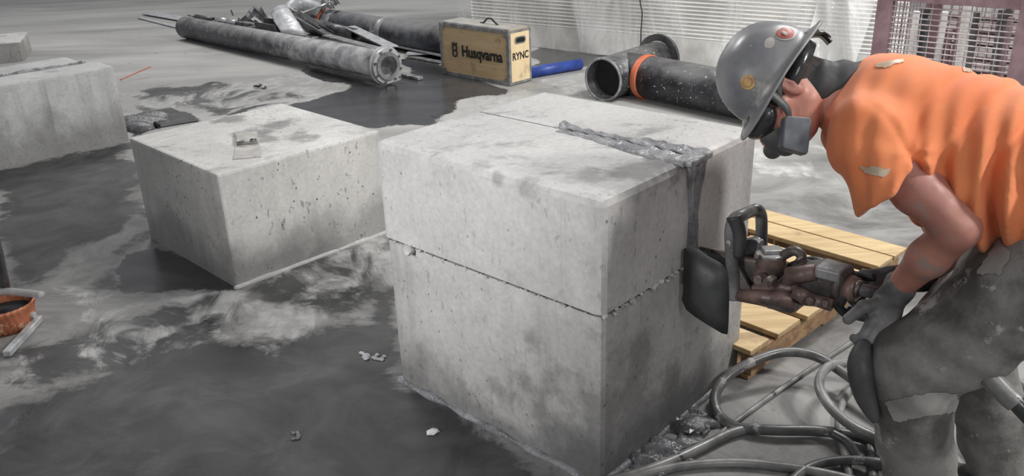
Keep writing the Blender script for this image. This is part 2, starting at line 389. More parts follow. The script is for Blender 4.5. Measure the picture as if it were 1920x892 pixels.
def chamfered(bm, o, a, b, z0, z1, ch=.022, va=eu, vb=ev):
    vs = [o, o+va*a, o+va*a+vb*b, o+vb*b]
    A = [bm.verts.new(V(p.x, p.y, z0)) for p in vs]; B = [bm.verts.new(V(p.x, p.y, z1)) for p in vs]
    bm.faces.new(A[::-1]); bm.faces.new(B)
    for i in range(4): bm.faces.new((A[i], A[(i+1) % 4], B[(i+1) % 4], B[i]))
def concrete_block(name, o, a, b, z0, z1, mat, va=eu, vb=ev, ch=.018, seg=3, rough=.002, sub=60):
    bm = bmesh.new(); chamfered(bm, o, a, b, z0, z1, va=va, vb=vb)
    bmesh.ops.recalc_face_normals(bm, faces=bm.faces)
    es = [e for e in bm.edges if e.verts[0].co.z > z0+.001 or e.verts[1].co.z > z0+.001 or z0 > .1]
    bmesh.ops.bevel(bm, geom=es, offset=ch, segments=seg, affect='EDGES', profile=.6)
    ob = from_bm(name, bm, mat, None, False); return ob

# pier: lower body with the uncut slab standing at the back (L in section)
bm = bmesh.new()
prof = [(0, 0), (PB, 0), (PB, PH), (seam_b+.012, PH), (seam_b+.012, cut_z-.006), (0, cut_z-.006)]
o_ = PN; A = [bm.verts.new(o_+ev*b+UZ*z) for b, z in prof]; B = [bm.verts.new(o_+eu*PA+ev*b+UZ*z) for b, z in prof]
bm.faces.new(A[::-1]); bm.faces.new(B)
for i in range(6): bm.faces.new((A[i], A[(i+1) % 6], B[(i+1) % 6], B[i]))
bmesh.ops.recalc_face_normals(bm, faces=bm.faces)
def is_ch(e):
    z1, z2 = e.verts[0].co.z, e.verts[1].co.z
    b1, b2 = [(v.co-PN).dot(ev) for v in e.verts]
    if max(z1, z2) < .01: return False
    if min(z1, z2) > PH-.01: return not (abs(b1-seam_b-.012) < .01 and abs(b2-seam_b-.012) < .01)
    if abs(z1-z2) > .1 and abs(b1-seam_b) > .05: return True
    return False
bmesh.ops.bevel(bm, geom=[e for e in bm.edges if is_ch(e)], offset=.02, segments=2, affect='EDGES', profile=.5)
pier = from_bm('concrete_pier', bm, M['main'])
tag(pier, 'large pale concrete pier under the sawn upper block, beside the bending worker', 'concrete pier')

# upper sawn block, a hair proud of the pier
bm = bmesh.new(); oo = PN + eu*(-.004) + ev*(-.006)
chamfered(bm, oo, PA+.012, seam_b, cut_z+.004, PH+.004)
bmesh.ops.recalc_face_normals(bm, faces=bm.faces)
def is_ch2(e):
    z1, z2 = e.verts[0].co.z, e.verts[1].co.z; b1, b2 = [(v.co-PN).dot(ev) for v in e.verts]
    if max(z1, z2) < cut_z+.02: return False
    if min(b1, b2) > seam_b-.05: return False
    return True
bmesh.ops.bevel(bm, geom=[e for e in bm.edges if is_ch2(e)], offset=.024, segments=2, affect='EDGES', profile=.5)
ub = from_bm('concrete_block', bm, M['upper'])
tag(ub, 'sawn-off upper concrete block resting on the pier, with chamfered edges and slurry beside its cut', 'concrete block')

# slurry around the vertical cut
def slab_sdf(X, pts, r):
    d = None
    for a, b in zip(pts, pts[1:]):
        q = cap(X, a, b, r); d = q if d is None else smin(d, q, .02)
    return d
S0 = PN + ev*seam_b
def mud_top(X):
    a = S0 + UZ*PH
    e1 = a + eu*.02; e2 = a + eu*.62
    w = X - np.array(a); t = w@np.array(eu); b = w@np.array(ev); z = w[..., 2]
    half = np.clip(.062 + .016*np.sin(t*11+1) - .02*(t/.5)**2, .005, .09)*np.where(t > -.01, 1, .8)
    ed = np.maximum(np.abs(b+.008+.012*np.sin(t*9))-half, np.maximum(t-.5-.02*np.sin(b*60), -t-.028))
    rid = .007 + .004*np.exp(-(ed+.010)**2/.00003) + .0045*wob(X, 110, 3) + .0035*wob(X, 50, 5) + .005*np.exp(-((b-.02-.02*np.sin(t*14))/.006)**2) - .018*np.exp(-(b/.005)**2)*(t > .02)
    return np.maximum(np.abs(z-.002)-rid, ed*.7)
def mud_side(X):
    a = S0 + UZ*PH
    w = X - np.array(a); o = w@np.array(eo); b = w@np.array(ev); z = w[..., 2]
    top = z+.0
    half = .036 + .012*np.sin(z*14+1) + .01*np.clip((z+.18)/.18, 0, 1)
    ed = np.maximum(np.abs(b-.004-.008*np.sin(z*10))-half, np.maximum(z-.012, -z-.46-.03*np.sin(b*80)))
    rid = .007 + .007*np.exp(-(ed+.010)**2/.00006) + .006*wob(X, 80, 8) + .005*wob(X, 35, 9) - .010*np.exp(-((b+.004)/.004)**2)
    return np.maximum(np.abs(o)-rid, ed*.7)
ca = S0+UZ*PH
def mud(X): return smin(mud_top(X), mud_side(X), .012)
mo = implicit('slurry_crust', mud, (ca.x-.5, ca.y-.12, cut_z-.06), (ca.x+.12, ca.y+.5, PH+.05), .004, M['slurry'], None, 1)
tag(mo, 'ridge of wet grey slurry crusted along the vertical saw cut and down the pier side', 'slurry', kind='stuff')

# broken mortar bits along the horizontal cut
def chip(bm, c, s):
    r = bmesh.ops.create_icosphere(bm, subdivisions=1, radius=1)
    for v in r['verts']: v.co = Vector(v.co)*(.7+.6*random.random())
    bmesh.ops.transform(bm, matrix=Matrix.Translation(c) @ Matrix.Rotation(random.random()*6, 4, 'Z') @ Matrix.Diagonal((s*1.4, s, s*.55, 1)), verts=r['verts'])
bm = bmesh.new()
for i in range(46):
    t = random.random()*PA; c = PN+eu*t-ev*(.001+random.random()*.004)+UZ*(cut_z-.008+random.random()*.008); chip(bm, c, .003+.006*random.random()**3)
for i in range(36):
    t = random.random()*seam_b; c = PN+ev*t+eo*(.002+random.random()*.006)+UZ*(cut_z-.006+random.random()*.012); chip(bm, c, .004+.008*random.random()**2)
g_ = from_bm('cut_grit', bm, M['main']); tag(g_, 'crumbly concrete grit spilling from the horizontal saw cut', 'grit', kind='stuff')
bm = bmesh.new(); chip(bm, PN+eu*(PA*.86)-ev*.006+UZ*(cut_z-.012), .026)
bmesh.ops.subdivide_edges(bm, edges=bm.edges, cuts=1, smooth=.4)
tag(from_bm('slurry_clump', bm, M['upper']), 'small pale mortar clump stuck at the left end of the horizontal saw cut', 'clump')

# ---------------------------------------------------------------- second block
Y2 = .7922; N2 = V(-1.2237, 3.4156, 0)
u2 = V(-math.cos(Y2), math.sin(Y2), 0)*1; v2 = V(math.sin(Y2), math.cos(Y2), 0)
Y2 = None
b2 = concrete_block('concrete_block', N2, .8773, .8477, 0, .5275, M['blk'], u2, v2, .012, 2)
tag(b2, 'low pale concrete block with speckled side and taped anchor pocket, left of the pier', 'concrete block')
r2 = PL(0, 0, N2, v2)
tape = thing('anchor_pocket', 'small chipped anchor pocket with grey tape on top of the low pale block', 'anchor pocket', G(463, 275, .5275))
bm = bmesh.new()
pts = [G(x, y, .5285) for x, y in ((441, 250), (483, 248), (486, 268), (490, 294), (437, 299), (443, 270))]
prism(bm, pts, V(0, 0, .002)); adopt(from_bm('tape_patch', bm, M['casetop']), tape)
bm = bmesh.new(); prism(bm, [G(x, y, .5325) for x, y in ((444, 252), (482, 250), (484, 268), (444, 271))], V(0, 0, .012)); adopt(from_bm('grout_pad', bm, M['casetop']), tape)
for x, y in ((451, 266), (476, 263)):
    bm = bmesh.new(); c = G(x, y, .545)
    for k in range(7): chip(bm, c+V(random.uniform(-.012, .012), random.uniform(-.01, .01), random.uniform(0, .004)), .007)
    adopt(from_bm('bolt_stub', bm, M['dsteel']), tape)
# ---------------------------------------------------------------- third block (left) with slab behind
q1 = G(243, 262); q0 = G(20, 312); dx = (q0-q1).normalized(); dy = V(-dx.y, dx.x, 0)
if dy.y < 0: dy = -dy
h3 = PL(213, 124, q1, dy).z
print('h3', h3, q1, q0)
b3 = concrete_block('concrete_block', q1, 1.05, .30, 0, h3, M['blk3'], dx, dy, .02, 3)
tag(b3, 'streaked grey concrete block at the left edge with a dark wet foot', 'concrete block')
b3b = concrete_block('concrete_block', q1+dy*.315+dx*.06, .95, .42, 0, h3-.005, M['blk3'], dx, dy, .05, 3)
tag(b3b, 'concrete block with rounded top close behind the streaked block at the left edge', 'concrete block')
def mud3(X):
    a = q1+dx*.1+dy*.305+UZ*h3; b = q1+dx*.95+dy*.305+UZ*h3
    return cap(X, a, b, .018, .014)+.012*wob(X, 60, 2)
lo = [min(q1.x, (q1+dx).x)-.1, min(q1.y, (q1+dx).y)-.1, h3-.05]; hi = [max(q1.x, (q1+dx).x)+.2, max(q1.y, (q1+dx).y)+.6, h3+.05]
tag(implicit('slurry_crust', mud3, lo, hi, .008, M['slurry'], None, 1), 'pale slurry crust in the gap between the two left-edge blocks', 'slurry', kind='stuff')
# ---------------------------------------------------------------- fourth block (far left)
q4 = G(47, 114); b4 = concrete_block('concrete_block', q4, .9, .7, 0, PL(34, 77, q4, V(0, 1, 0)).z, M['blk'], V(-.93, -.36, 0), V(-.36, .93, 0), .03, 3)
tag(b4, 'farthest pale concrete block, cropped by the left edge of the picture', 'concrete block')

# ---------------------------------------------------------------- floor
def axis_pts(segs):
    out = []
    for a, b, s in segs: out += list(np.arange(a, b, s))
    return np.array(out+[segs[-1][1]])
xs = axis_pts([(-14, -7, .25), (-7, -4, .06), (-4, 2.6, .025), (2.6, 6, .06), (6, 12, .4)])
ys = axis_pts([(-3, 1.2, .15), (1.2, 5, .025), (5, 9, .045), (9, 16, .1), (16, 26, .5)])
X, Y = np.meshgrid(xs, ys, indexing='ij'); PTS = np.stack([X.ravel(), Y.ravel()], 1)
def poly_sd(px):
    q = np.array([G(x, y)[:2] for x, y in px]); n = len(q); d = np.full(len(PTS), 1e9); ins = np.zeros(len(PTS), bool)
    W_ = PTS + .05*np.stack([np.sin(PTS[:, 1]*9+PTS[:, 0]*4), np.sin(PTS[:, 0]*11+1)], 1)*np.clip(PTS[:, 1:2]/6, .2, 1.2)
    for i in range(n):
        a, b = q[i], q[(i+1) % n]; e = b-a; w = W_-a; t = np.clip((w@e)/(e@e+1e-9), 0, 1)
        d = np.minimum(d, np.hypot(*(w-t[:, None]*e).T))
        c = ((a[1] > W_[:, 1]) != (b[1] > W_[:, 1])) & (W_[:, 0] < (b[0]-a[0])*(W_[:, 1]-a[1])/(b[1]-a[1]+1e-12)+a[0]); ins ^= c
    return np.where(ins, -d, d)
def U(*ps): return np.minimum.reduce([poly_sd(p) for p in ps])
wet = U([(565, 118), (640, 130), (700, 160), (760, 150), (760, 98), (830, 92), (840, 135), (957, 166), (915, 180), (870, 187), (855, 203), (820, 214), (835, 230), (700, 242), (600, 216), (530, 190), (430, 223), (420, 213), (500, 197), (590, 184), (655, 173), (640, 161), (600, 152), (575, 136)],  # wet patches together with the low block's painted cast shadow
        [(212, 512), (246, 480), (290, 462), (345, 470), (420, 515), (470, 540), (430, 548), (216, 545)],  # low block's cast shadow, painted in among the wet patches
        [(1000, 88), (1165, 105), (1150, 120), (1000, 130)],
        [(244, 215), (300, 203), (372, 226), (244, 256)],
        [(0, 780), (30, 758), (50, 764), (20, 800), (0, 810)])
mid = U([(0, 322), (120, 300), (248, 262), (262, 330), (282, 450), (215, 545), (150, 548), (270, 420), (262, 395), (40, 545), (0, 545)],  # dark floor with shadow stripes and a lit strip painted in
        [(745, 520), (700, 600), (560, 620), (400, 640), (250, 690), (100, 720), (0, 760), (-60, 900), (0, 960), (1130, 960), (1120, 940), (850, 775), (752, 712)],  # dark wet slurry merged with the pier's painted cast shadow
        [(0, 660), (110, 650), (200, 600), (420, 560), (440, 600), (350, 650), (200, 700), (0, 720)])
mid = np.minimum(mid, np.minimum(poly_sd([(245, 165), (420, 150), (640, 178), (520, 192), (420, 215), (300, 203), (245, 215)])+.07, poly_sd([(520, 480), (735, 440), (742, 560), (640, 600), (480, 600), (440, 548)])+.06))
light = U([(90, 548), (240, 552), (420, 545), (560, 560), (600, 600), (540, 660), (400, 600), (250, 660), (170, 690), (200, 600)],
          [(500, 520), (600, 480), (730, 445), (742, 520), (640, 560), (560, 560)],
          [(240, 190), (600, 130), (660, 172), (480, 196), (300, 205)],
          [(930, 180), (1080, 130), (1140, 190), (1010, 165), (890, 215), (830, 212)],
          [(0, 690), (50, 680), (20, 730), (0, 740)],
          [(1425, 260), (1560, 280), (1540, 330), (1425, 330)])
nx, ny = len(xs), len(ys)
hgt = np.zeros(len(PTS))
verts = np.column_stack([PTS, hgt]); I = np.arange(nx*ny).reshape(nx, ny)
fc = np.stack([I[:-1, :-1].ravel(), I[1:, :-1].ravel(), I[1:, 1:].ravel(), I[:-1, 1:].ravel()], 1)
me = bpy.data.meshes.new('floor'); me.from_pydata(verts.tolist(), [], fc.tolist())
for nm, a in (('wet', wet), ('mid', mid), ('lite', light)):  # wet and mid hold slurry stains together with painted cast shadows
    at = me.attributes.new(nm, 'FLOAT', 'POINT'); at.data.foreach_set('value', a.astype(np.float32))
t = NT('slurry_stained_shaded_concrete_floor')
def att(nm): o = t.n('ShaderNodeAttribute'); o.attribute_name = nm; return o.outputs['Fac']
big = t.noise(.55, t.mapping((.6, 2.2, 1), rot=(0, 0, -.25)), detail=5, rough=.55, dist=.5)
sw = t.noise(1.9, t.mapping((1, 1.5, 1), rot=(0, 0, .5)), detail=9, rough=.66, dist=.9)
fi = t.noise(14, detail=7, rough=.7)
c = t.mix(t.rng(big, .36, .64), hexc(178, 177, 174), hexc(140, 139, 136))
sep = t.n('ShaderNodeSeparateXYZ'); t.l(t.co, sep.inputs[0])
near = t.rng(sep.outputs['Y'], 4.2, 6.2, 1, 0)
c = t.mix(t.math('MULTIPLY', near, .8), c, t.mix(t.rng(sw, .4, .62), hexc(140, 139, 137), hexc(84, 83, 82)))
edge = t.math('ADD', t.rng(sw, .25, .75, -.14, .14), t.rng(fi, .3, .7, -.035, .035))
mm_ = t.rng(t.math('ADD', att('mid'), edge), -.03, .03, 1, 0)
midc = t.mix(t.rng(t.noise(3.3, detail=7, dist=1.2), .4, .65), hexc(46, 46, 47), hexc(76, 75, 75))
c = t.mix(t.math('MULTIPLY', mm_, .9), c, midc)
lm = t.rng(t.math('ADD', att('lite'), edge), -.02, .05, 1, 0)
sw2 = t.noise(2.6, t.mapping((1, .7, 1), rot=(0, 0, .9)), detail=7, rough=.6, dist=1.6)
lm = t.math('MULTIPLY', lm, t.rng(sw2, .44, .56, .05, 1))
c = t.mix(t.math('MULTIPLY', lm, .85), c, t.mix(t.rng(fi, .4, .6), hexc(186, 185, 183), hexc(158, 157, 155)))
wm = t.rng(t.math('ADD', att('wet'), t.rng(fi, .3, .7, -.03, .03)), -.012, .012, 1, 0)  # wet stains plus the low block's painted cast shadow
c = t.mix(wm, c, t.mix(t.rng(sw, .35, .65), hexc(58, 58, 60), hexc(74, 74, 76)))
c = t.mix(t.math('MULTIPLY', t.rng(t.noise(9, t.mapping((1, 1, 1)), detail=4), .66, .7), .5), c, hexc(80, 80, 80))
rr = t.mix(wm, t.mix(mm_, t.mix(t.rng(sw, .4, .6), (.62,)*3+(1,), (.42,)*3+(1,)), (.55,)*3+(1,)), (.13,)*3+(1,))
bb = t.bump(t.math('ADD', t.math('MULTIPLY', sw2, lm), t.math('MULTIPLY', sw, .6)), .35, .025)
bb = t.bump(fi, .18, .006, bb)
t.done(c, rr, bb)
t.l(t.rng(wm, 0, 1, .22, .5), t.b.inputs['Specular IOR Level'])
fo = link('floor', me, t.m); fo['kind'] = 'structure'

# ---------------------------------------------------------------- back partition
w0 = G(884, 76); w1 = G(1165, 106); wd = (w1-w0).normalized(); wn = V(-wd.y, wd.x, 0)
if wn.y > 0: wn = -wn          # toward the camera
WLEN = 4.35
bm = bmesh.new(); box(bm, (WLEN/2, .05, .11), (WLEN, .06, .22)); base = from_bm('lower_panel', bm, M['wwall'])
wall = thing('corrugated_partition', 'long partition of white ribbed panel wrapped in clear plastic sheeting behind the black pipes', 'partition', w0, math.atan2(wd.y, wd.x))
base.parent = wall
bm = bmesh.new(); prof_ = []; z = .27; pit = .034
NR = 66
for k in range(NR*4+1):
    prof_.append((.030+.012*math.cos(2*math.pi*k/4), .21+pit*k/4))
for i in range(len(prof_)-1):
    y0_, z0_ = prof_[i]; y1_, z1_ = prof_[i+1]
    a = [bm.verts.new(V(0, y0_, z0_)), bm.verts.new(V(WLEN, y0_, z0_)), bm.verts.new(V(WLEN, y1_, z1_)), bm.verts.new(V(0, y1_, z1_))]; bm.faces.new(a)
bmesh.ops.remove_doubles(bm, verts=bm.verts, dist=1e-5)
from_bm('ribbed_panel', bm, M['rib'], wall)
for x in (.0, 1.0, 2.1, 3.2):
    bm = bmesh.new(); box(bm, (x+.025, .09, 1.2), (.05, .09, 2.4)); from_bm('post', bm, M['rib'], wall)
# plastic sheet, wrinkled
bm = bmesh.new(); nxs, nzs = 150, 60
gx = np.linspace(-.16, WLEN+.02, nxs); gz = np.linspace(.01, 2.4, nzs)
gv = [[bm.verts.new(V(x, -.012-.02*math.sin(x*5+z*2.2+1.2*math.sin(z*3))-.012*math.sin(x*13-z*5)-.03*(1-min(1, z/.3))-(.05*max(0, x-3.9)), z)) for z in gz] for x in gx]
for i in range(nxs-1):
    for j in range(nzs-1): bm.faces.new((gv[i][j], gv[i+1][j], gv[i+1][j+1], gv[i][j+1]))
from_bm('plastic_sheet', bm, M['plastic'], wall, True)
# loose plastic skirt on the right end
bm = bmesh.new(); xa = (PL(1535, 60, w0, wn)-w0).dot(wd); xb = (PL(1640, 60, w0, wn)-w0).dot(wd); print('wall x', xa, xb, WLEN)
gx = np.linspace(0, xb-xa, 60); gz = np.linspace(.01, 2.2, 50)
gv = [[bm.verts.new(V(xa+x+.12*z*x-.1*(1-min(1, z)), -.05-.05*math.sin(x*14+z*3+2*math.sin(z*2.5))-.03*math.sin(x*31+z*9)-.12*x, z)) for z in gz] for x in gx]
for i in range(59):
    for j in range(49): bm.faces.new((gv[i][j], gv[i+1][j], gv[i+1][j+1], gv[i][j+1]))
skirt = from_bm('loose_plastic', bm, M['plastic_w'], wall, True)
# hanging cable
wp = lambda x, y, off=.03: PL(x, y, w0+wn*off, wn)
bm = bmesh.new(); tube(bm, [wp(1198, -60, .06), wp(1200, 0, .06), wp(1204, 25, .06), wp(1202, 60, .06), wp(1201, 104, .06)], .006, 8)
cb_ = from_bm('hanging_cable', bm, M['cable'], None, True); tag(cb_, 'thin black cable hanging down the plastic-covered partition', 'cable')

# ---------------------------------------------------------------- maroon wire cage
c0 = G(1672, 0, .92); c1 = G(1920, 17, .92); cd = (c1-c0); cl = cd.length; cd.normalize(); cn = V(-cd.y, cd.x, 0)
if cn.y < 0: cn = -cn
pl = PL(1655, 60, c0, cn); cx0 = (pl-c0).dot(cd)
cage = thing('wire_cage', 'maroon-framed wire mesh cage behind the worker at the right', 'cage', V(c0.x, c0.y, 0)+cd*cx0, math.atan2(cd.y, cd.x))
CW = cl-cx0+.03; CD = .8
def cpart(name, bm, mt): return from_bm(name, bm, M[mt], cage)
for x in (0, CW):
    for y in (0, CD):
        bm = bmesh.new(); box(bm, (x, y, .58), (.085, .05, 1.16)); cpart('corner_post', bm, 'maroon')
for y in (0, CD):
    for z in (.975, .10):
        bm = bmesh.new(); box(bm, (CW/2, y, z), (CW-.05, .045, .11)); cpart('rail', bm, 'maroon')
for x in (0, CW):
    for z in (.975, .10):
        bm = bmesh.new(); box(bm, (x, CD/2, z), (.045, CD-.05, .08)); cpart('rail', bm, 'maroon')
bm = bmesh.new()
for k in range(26):
    z = .17+k*.03; cyl(bm, (0, -.005, z), (CW, -.005, z), .0035, seg=6)
for k in range(int(CW/.05)):
    cyl(bm, (.05+k*.05, .003, .12), (.05+k*.05, .003, .95), .003, seg=6)
cpart('front_mesh', bm, 'rod')
bm = bmesh.new()
for k in range(26):
    z = .17+k*.03; cyl(bm, (0, CD, z), (CW, CD, z), .0035, seg=5)
for k in range(int(CW/.05)): cyl(bm, (.05+k*.05, CD, .12), (.05+k*.05, CD, .95), .003, seg=5)
for k in range(14):
    y = .05+k*.055
    for x in (0, CW): cyl(bm, (x, y, .12), (x, y, .95), .003, seg=5)
cpart('rear_mesh', bm, 'maroon')
bm = bmesh.new(); box(bm, (CW/2, CD/2, .06), (CW-.05, CD-.05, .02)); cpart('tray', bm, 'maroon')
# scrap inside: stacked rods and boards
cmx = Matrix.Translation(cage.location) @ Matrix.Rotation(math.atan2(cd.y, cd.x), 4, 'Z')
for i in range(14):
    bm = bmesh.new(); x = .08+i*(CW-.2)/14+random.uniform(0, .03); w = random.uniform(.02, .055); hh = random.uniform(.55, .84); y = random.uniform(.15, .62)
    box(bm, (0, 0, hh/2), (w, .03, hh)); o = from_bm('metal_offcut', bm, random.choice([M['maroon'], M['dsteel'], M['maroon'], M['rib']]))
    o.matrix_world = cmx @ Matrix.Translation((x, y, .072)) @ Matrix.Rotation(random.uniform(-.06, .06), 4, 'Y')
    tag(o, 'upright metal offcut standing inside the maroon wire cage', 'metal offcut', 'metal offcuts inside the wire cage')
# white stack of panels behind the cage
bm = bmesh.new()
for k in range(12): box(bm, (0, 0, .05+k*.085), (1.3, .4, .06))
o = from_bm('panel_stack', bm, M['rib']); o.matrix_world = cmx @ Matrix.Translation((CW/2+.2, CD+.45, 0)); tag(o, 'white layered panel stack glimpsed through the wire cage', 'panel stack')

# ---------------------------------------------------------------- pipes
def hollow(bm, a, b, r, th=.012, seg=64):
    a, b = Vector(a), Vector(b); L = (b-a).length
    lathe(bm, a, b-a, [(0, r), (L, r), (L, r-th), (0, r-th)], seg)
def gpt(px, py, z): p = G(px, py); return V(p.x, p.y, z)
# long flanged pipe
a = gpt(352, 72, .125); b = gpt(733, 160, .165)
b = b + (b-a).normalized()*-.02
fp = thing('flanged_pipe', 'long grey steel pipe with a flange on its near end, foremost of the scrap pile', 'pipe', V(b.x, b.y, 0))
bm = bmesh.new(); hollow(bm, a, b, .122); adopt(from_bm('pipe_body', bm, M['pipe1'], None, True), fp)
ax = (b-a).normalized()
bm = bmesh.new(); lathe(bm, b-ax*.05, ax, [(0, .165), (.022, .165), (.024, .155), (.05, .15), (.052, .108), (0, .108)], 64); fl = adopt(from_bm('flange', bm, M['zinc']), fp)
bm = bmesh.new(); lathe(bm, b-ax*.0, ax, [(0, .122), (.018, .118), (.018, .086), (0, .086)], 64); adopt(from_bm('raised_rim', bm, M['steel']), fp)
s1 = ax.cross(UZ).normalized(); s2 = s1.cross(ax)
for k in range(8):
    an = k*math.pi/4+.3; c = b+(s1*math.cos(an)+s2*math.sin(an))*.137
    bm = bmesh.new(); cyl(bm, c-ax*.01, c+ax*.014, .011, seg=6); adopt(from_bm('flange_bolt', bm, M['bolt']), fp)
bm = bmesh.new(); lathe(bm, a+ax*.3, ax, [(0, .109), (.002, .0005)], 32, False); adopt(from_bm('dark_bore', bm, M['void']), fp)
# second big pipe behind
a = gpt(585, 62, .15); b = gpt(900, 118, .15)
bp = thing('steel_pipe', 'large dark blue-black pipe lying behind the scrap and running behind the wooden case', 'pipe', V(b.x, b.y, 0))
bm = bmesh.new(); hollow(bm, a, b, .15); adopt(from_bm('pipe_body', bm, M['pipe2'], None, True), bp)
ax = (b-a).normalized()
for s_ in (.42, 1.35): 
    bm = bmesh.new(); lathe(bm, a+ax*s_, ax, [(0, .152), (.16, .152), (.16, .149), (0, .149)], 48); adopt(from_bm('paint_band', bm, M['steel'], None, True), bp)
bm = bmesh.new(); lathe(bm, a+ax*.32, ax, [(0, .152), (.07, .152), (.07, .149), (0, .149)], 48); adopt(from_bm('rust_band', bm, M['orange_p'], None, True), bp)
# small pipe
a = P(578, 43, 9.3); b = P(668, 65, 8.45)
sp_ = thing('steel_pipe', 'thin open-ended grey pipe lying in the scrap between the two long pipes', 'pipe', V(b.x, b.y, 0))
bm = bmesh.new(); hollow(bm, a, b, .06, .006, 32); adopt(from_bm('pipe_body', bm, M['dsteel'], None, True), sp_)
# tee pipe
R3 = .165; Mo = gpt(1130, 189, R3); run = V(.66, .75, 0).normalized(); b = gpt(1405, 226, R3); jn = Mo+run*.30
ax = (b-jn).normalized(); b = b+ax*.35
tp = thing('tee_pipe', 'black scratched tee pipe with an open mouth and orange weld band, lying behind the pier', 'pipe', V(jn.x, jn.y, 0))
bm = bmesh.new(); hollow(bm, Mo, Mo+run*.78, R3, .012); adopt(from_bm('pipe_run', bm, M['pipe3'], None, True), tp)
bm = bmesh.new(); cyl(bm, jn+ax*.02, b, R3-.003, seg=64); adopt(from_bm('pipe_branch', bm, M['pipe3'], None, True), tp)
bm = bmesh.new(); lathe(bm, Mo-run*.003, run, [(0, R3+.003), (.014, R3+.004), (.014, R3-.012), (0, R3-.013)], 64); adopt(from_bm('cut_rim', bm, M['steel'], None, True), tp)
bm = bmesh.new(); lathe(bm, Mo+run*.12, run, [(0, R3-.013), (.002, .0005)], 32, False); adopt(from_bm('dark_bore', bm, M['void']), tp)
bm = bmesh.new(); lathe(bm, jn+ax*.20, ax, [(0, R3-.002), (.012, R3+.004), (.055, R3+.004), (.067, R3-.002), (.04, R3-.008)], 64); adopt(from_bm('orange_band', bm, M['orange_p'], None, True), tp)
fc_ = Mo+run*.78+UZ*.03
bm = bmesh.new(); lathe(bm, fc_, run, [(0, .195), (.03, .195), (.03, .14), (0, .14)], 64); adopt(from_bm('back_flange', bm, M['dsteel']), tp)
# blue pipe
a = gpt(985, 148, .048); b = gpt(1088, 130, .048)
bl = thing('blue_pipe', 'short blue pipe poking out from behind the wooden case', 'pipe', V(b.x, b.y, 0))
bm = bmesh.new(); hollow(bm, a, b, .048, .008, 32); adopt(from_bm('pipe_body', bm, M['blue'], None, True), bl)

# ---------------------------------------------------------------- wooden case
kN = G(957, 162); kL = G(830, 138); kR = G(994, 155)
kx = (kL-kN); CL = kx.length; kx.normalize(); ky = V(-kx.y, kx.x, 0)
if ky.y < 0: ky = -ky
CDp = .26; CH = PL(951, 57, kN, ky).z
print('case', CL, (kR-kN).length, CH)
case = thing('tool_case', 'wooden transport case with metal edges and black maker lettering on wet floor', 'case', kN, math.atan2(-kx.y, -kx.x))
# local: x runs toward the near corner (0 at near corner, -CL at left), y backwards, z up
yb = CDp
bm = bmesh.new(); box(bm, (-CL/2, yb/2, CH/2), (CL-.006, yb-.006, CH-.006)); from_bm('case_body', bm, M['case'], case)
bm = bmesh.new(); box(bm, (.0005, yb/2, CH/2), (.006, yb-.03, CH-.03)); from_bm('end_panel', bm, M['case2'], case)
bm = bmesh.new(); box(bm, (-CL/2, yb/2, CH+.001), (CL-.02, yb-.02, .006)); from_bm('top_board', bm, M['casetop'], case)
ew = .034
def eb(c, s): bm = bmesh.new(); box(bm, c, s); o = from_bm('edge_trim', bm, M['alu'], case); bevel(o, .003, 2); return o
for z in (ew/2, CH-ew/2):
    eb((-CL/2, -.002, z), (CL+.004, .008, ew)); eb((.002, yb/2, z), (.008, yb, ew*.7)); eb((-CL-.001, yb/2, z), (.008, yb, ew))
for x in (-ew/2+.004, -CL+ew/2-.006): eb((x, -.0025, CH/2), (ew, .008, CH-2*ew))
eb((.0025, .008, CH/2), (.008, .02, CH-2*ew*.7)); eb((.0025, yb-.010, CH/2), (.008, .02, CH-2*ew*.7))
eb((-CL/2, .008, CH+.003), (CL, .02, .006)); eb((-CL/2, yb-.01, CH+.003), (CL, .02, .006))
for x in (-.03, -CL+.03):
    for z in (.035, CH-.035):
        bm = bmesh.new(); prism(bm, [V(x-.028, -.007, z-.028), V(x+.028, -.007, z-.028), V(x+.028, -.007, z+.028), V(x-.028, -.007, z+.028)], V(0, -.003, 0)); o = from_bm('corner_bracket', bm, M['alu'], case); bevel(o, .002)
bm = bmesh.new(); tube(bm, [V(-.46, yb/2, CH+.006), V(-.42, yb/2, CH+.012), V(-.38, yb/2, CH+.045), V(-.33, yb/2, CH+.05), V(-.28, yb/2, CH+.02), V(-.25, yb/2, CH+.006)], .008, 8, 6); from_bm('carry_handle', bm, M['black'], case, True)
bm = bmesh.new()
def rrect(w, h, r, n=6):
    pts = []
    for cx, cy, a0 in ((w/2-r, h/2-r, 0), (-w/2+r, h/2-r, 90), (-w/2+r, -h/2+r, 180), (w/2-r, -h/2+r, 270)):
        for k in range(n+1): a = math.radians(a0+90*k/n); pts.append((cx+r*math.cos(a), cy+r*math.sin(a)))
    return pts
prism(bm, [V(.0045, yb*.5+p[0], CH*.80+p[1]) for p in rrect(.135, .058, .026)], V(.004, 0, 0)); hh_ = from_bm('hand_hole', bm, M['alu'], case)
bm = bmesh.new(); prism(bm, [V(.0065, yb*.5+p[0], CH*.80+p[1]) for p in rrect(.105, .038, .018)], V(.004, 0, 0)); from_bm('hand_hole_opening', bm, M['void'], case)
def text_mesh(name, s, size, mtx, parent, mat, ext=.0012, sx=1, bold=0.):
    cu = bpy.data.curves.new(name+'_c', 'FONT'); cu.body = s; cu.size = size; cu.extrude = ext; cu.offset = bold; cu.align_x = 'CENTER'; cu.align_y = 'CENTER'
    to = bpy.data.objects.new(name+'_t', cu); col.objects.link(to); bpy.context.view_layer.update()
    me = bpy.data.meshes.new_from_object(to.evaluated_get(bpy.context.evaluated_depsgraph_get())); me.name = name
    bpy.data.objects.remove(to); me.transform(mtx @ Matrix.Diagonal((sx, 1, 1, 1))); me.materials.clear()
    return link(name, me, mat, parent)
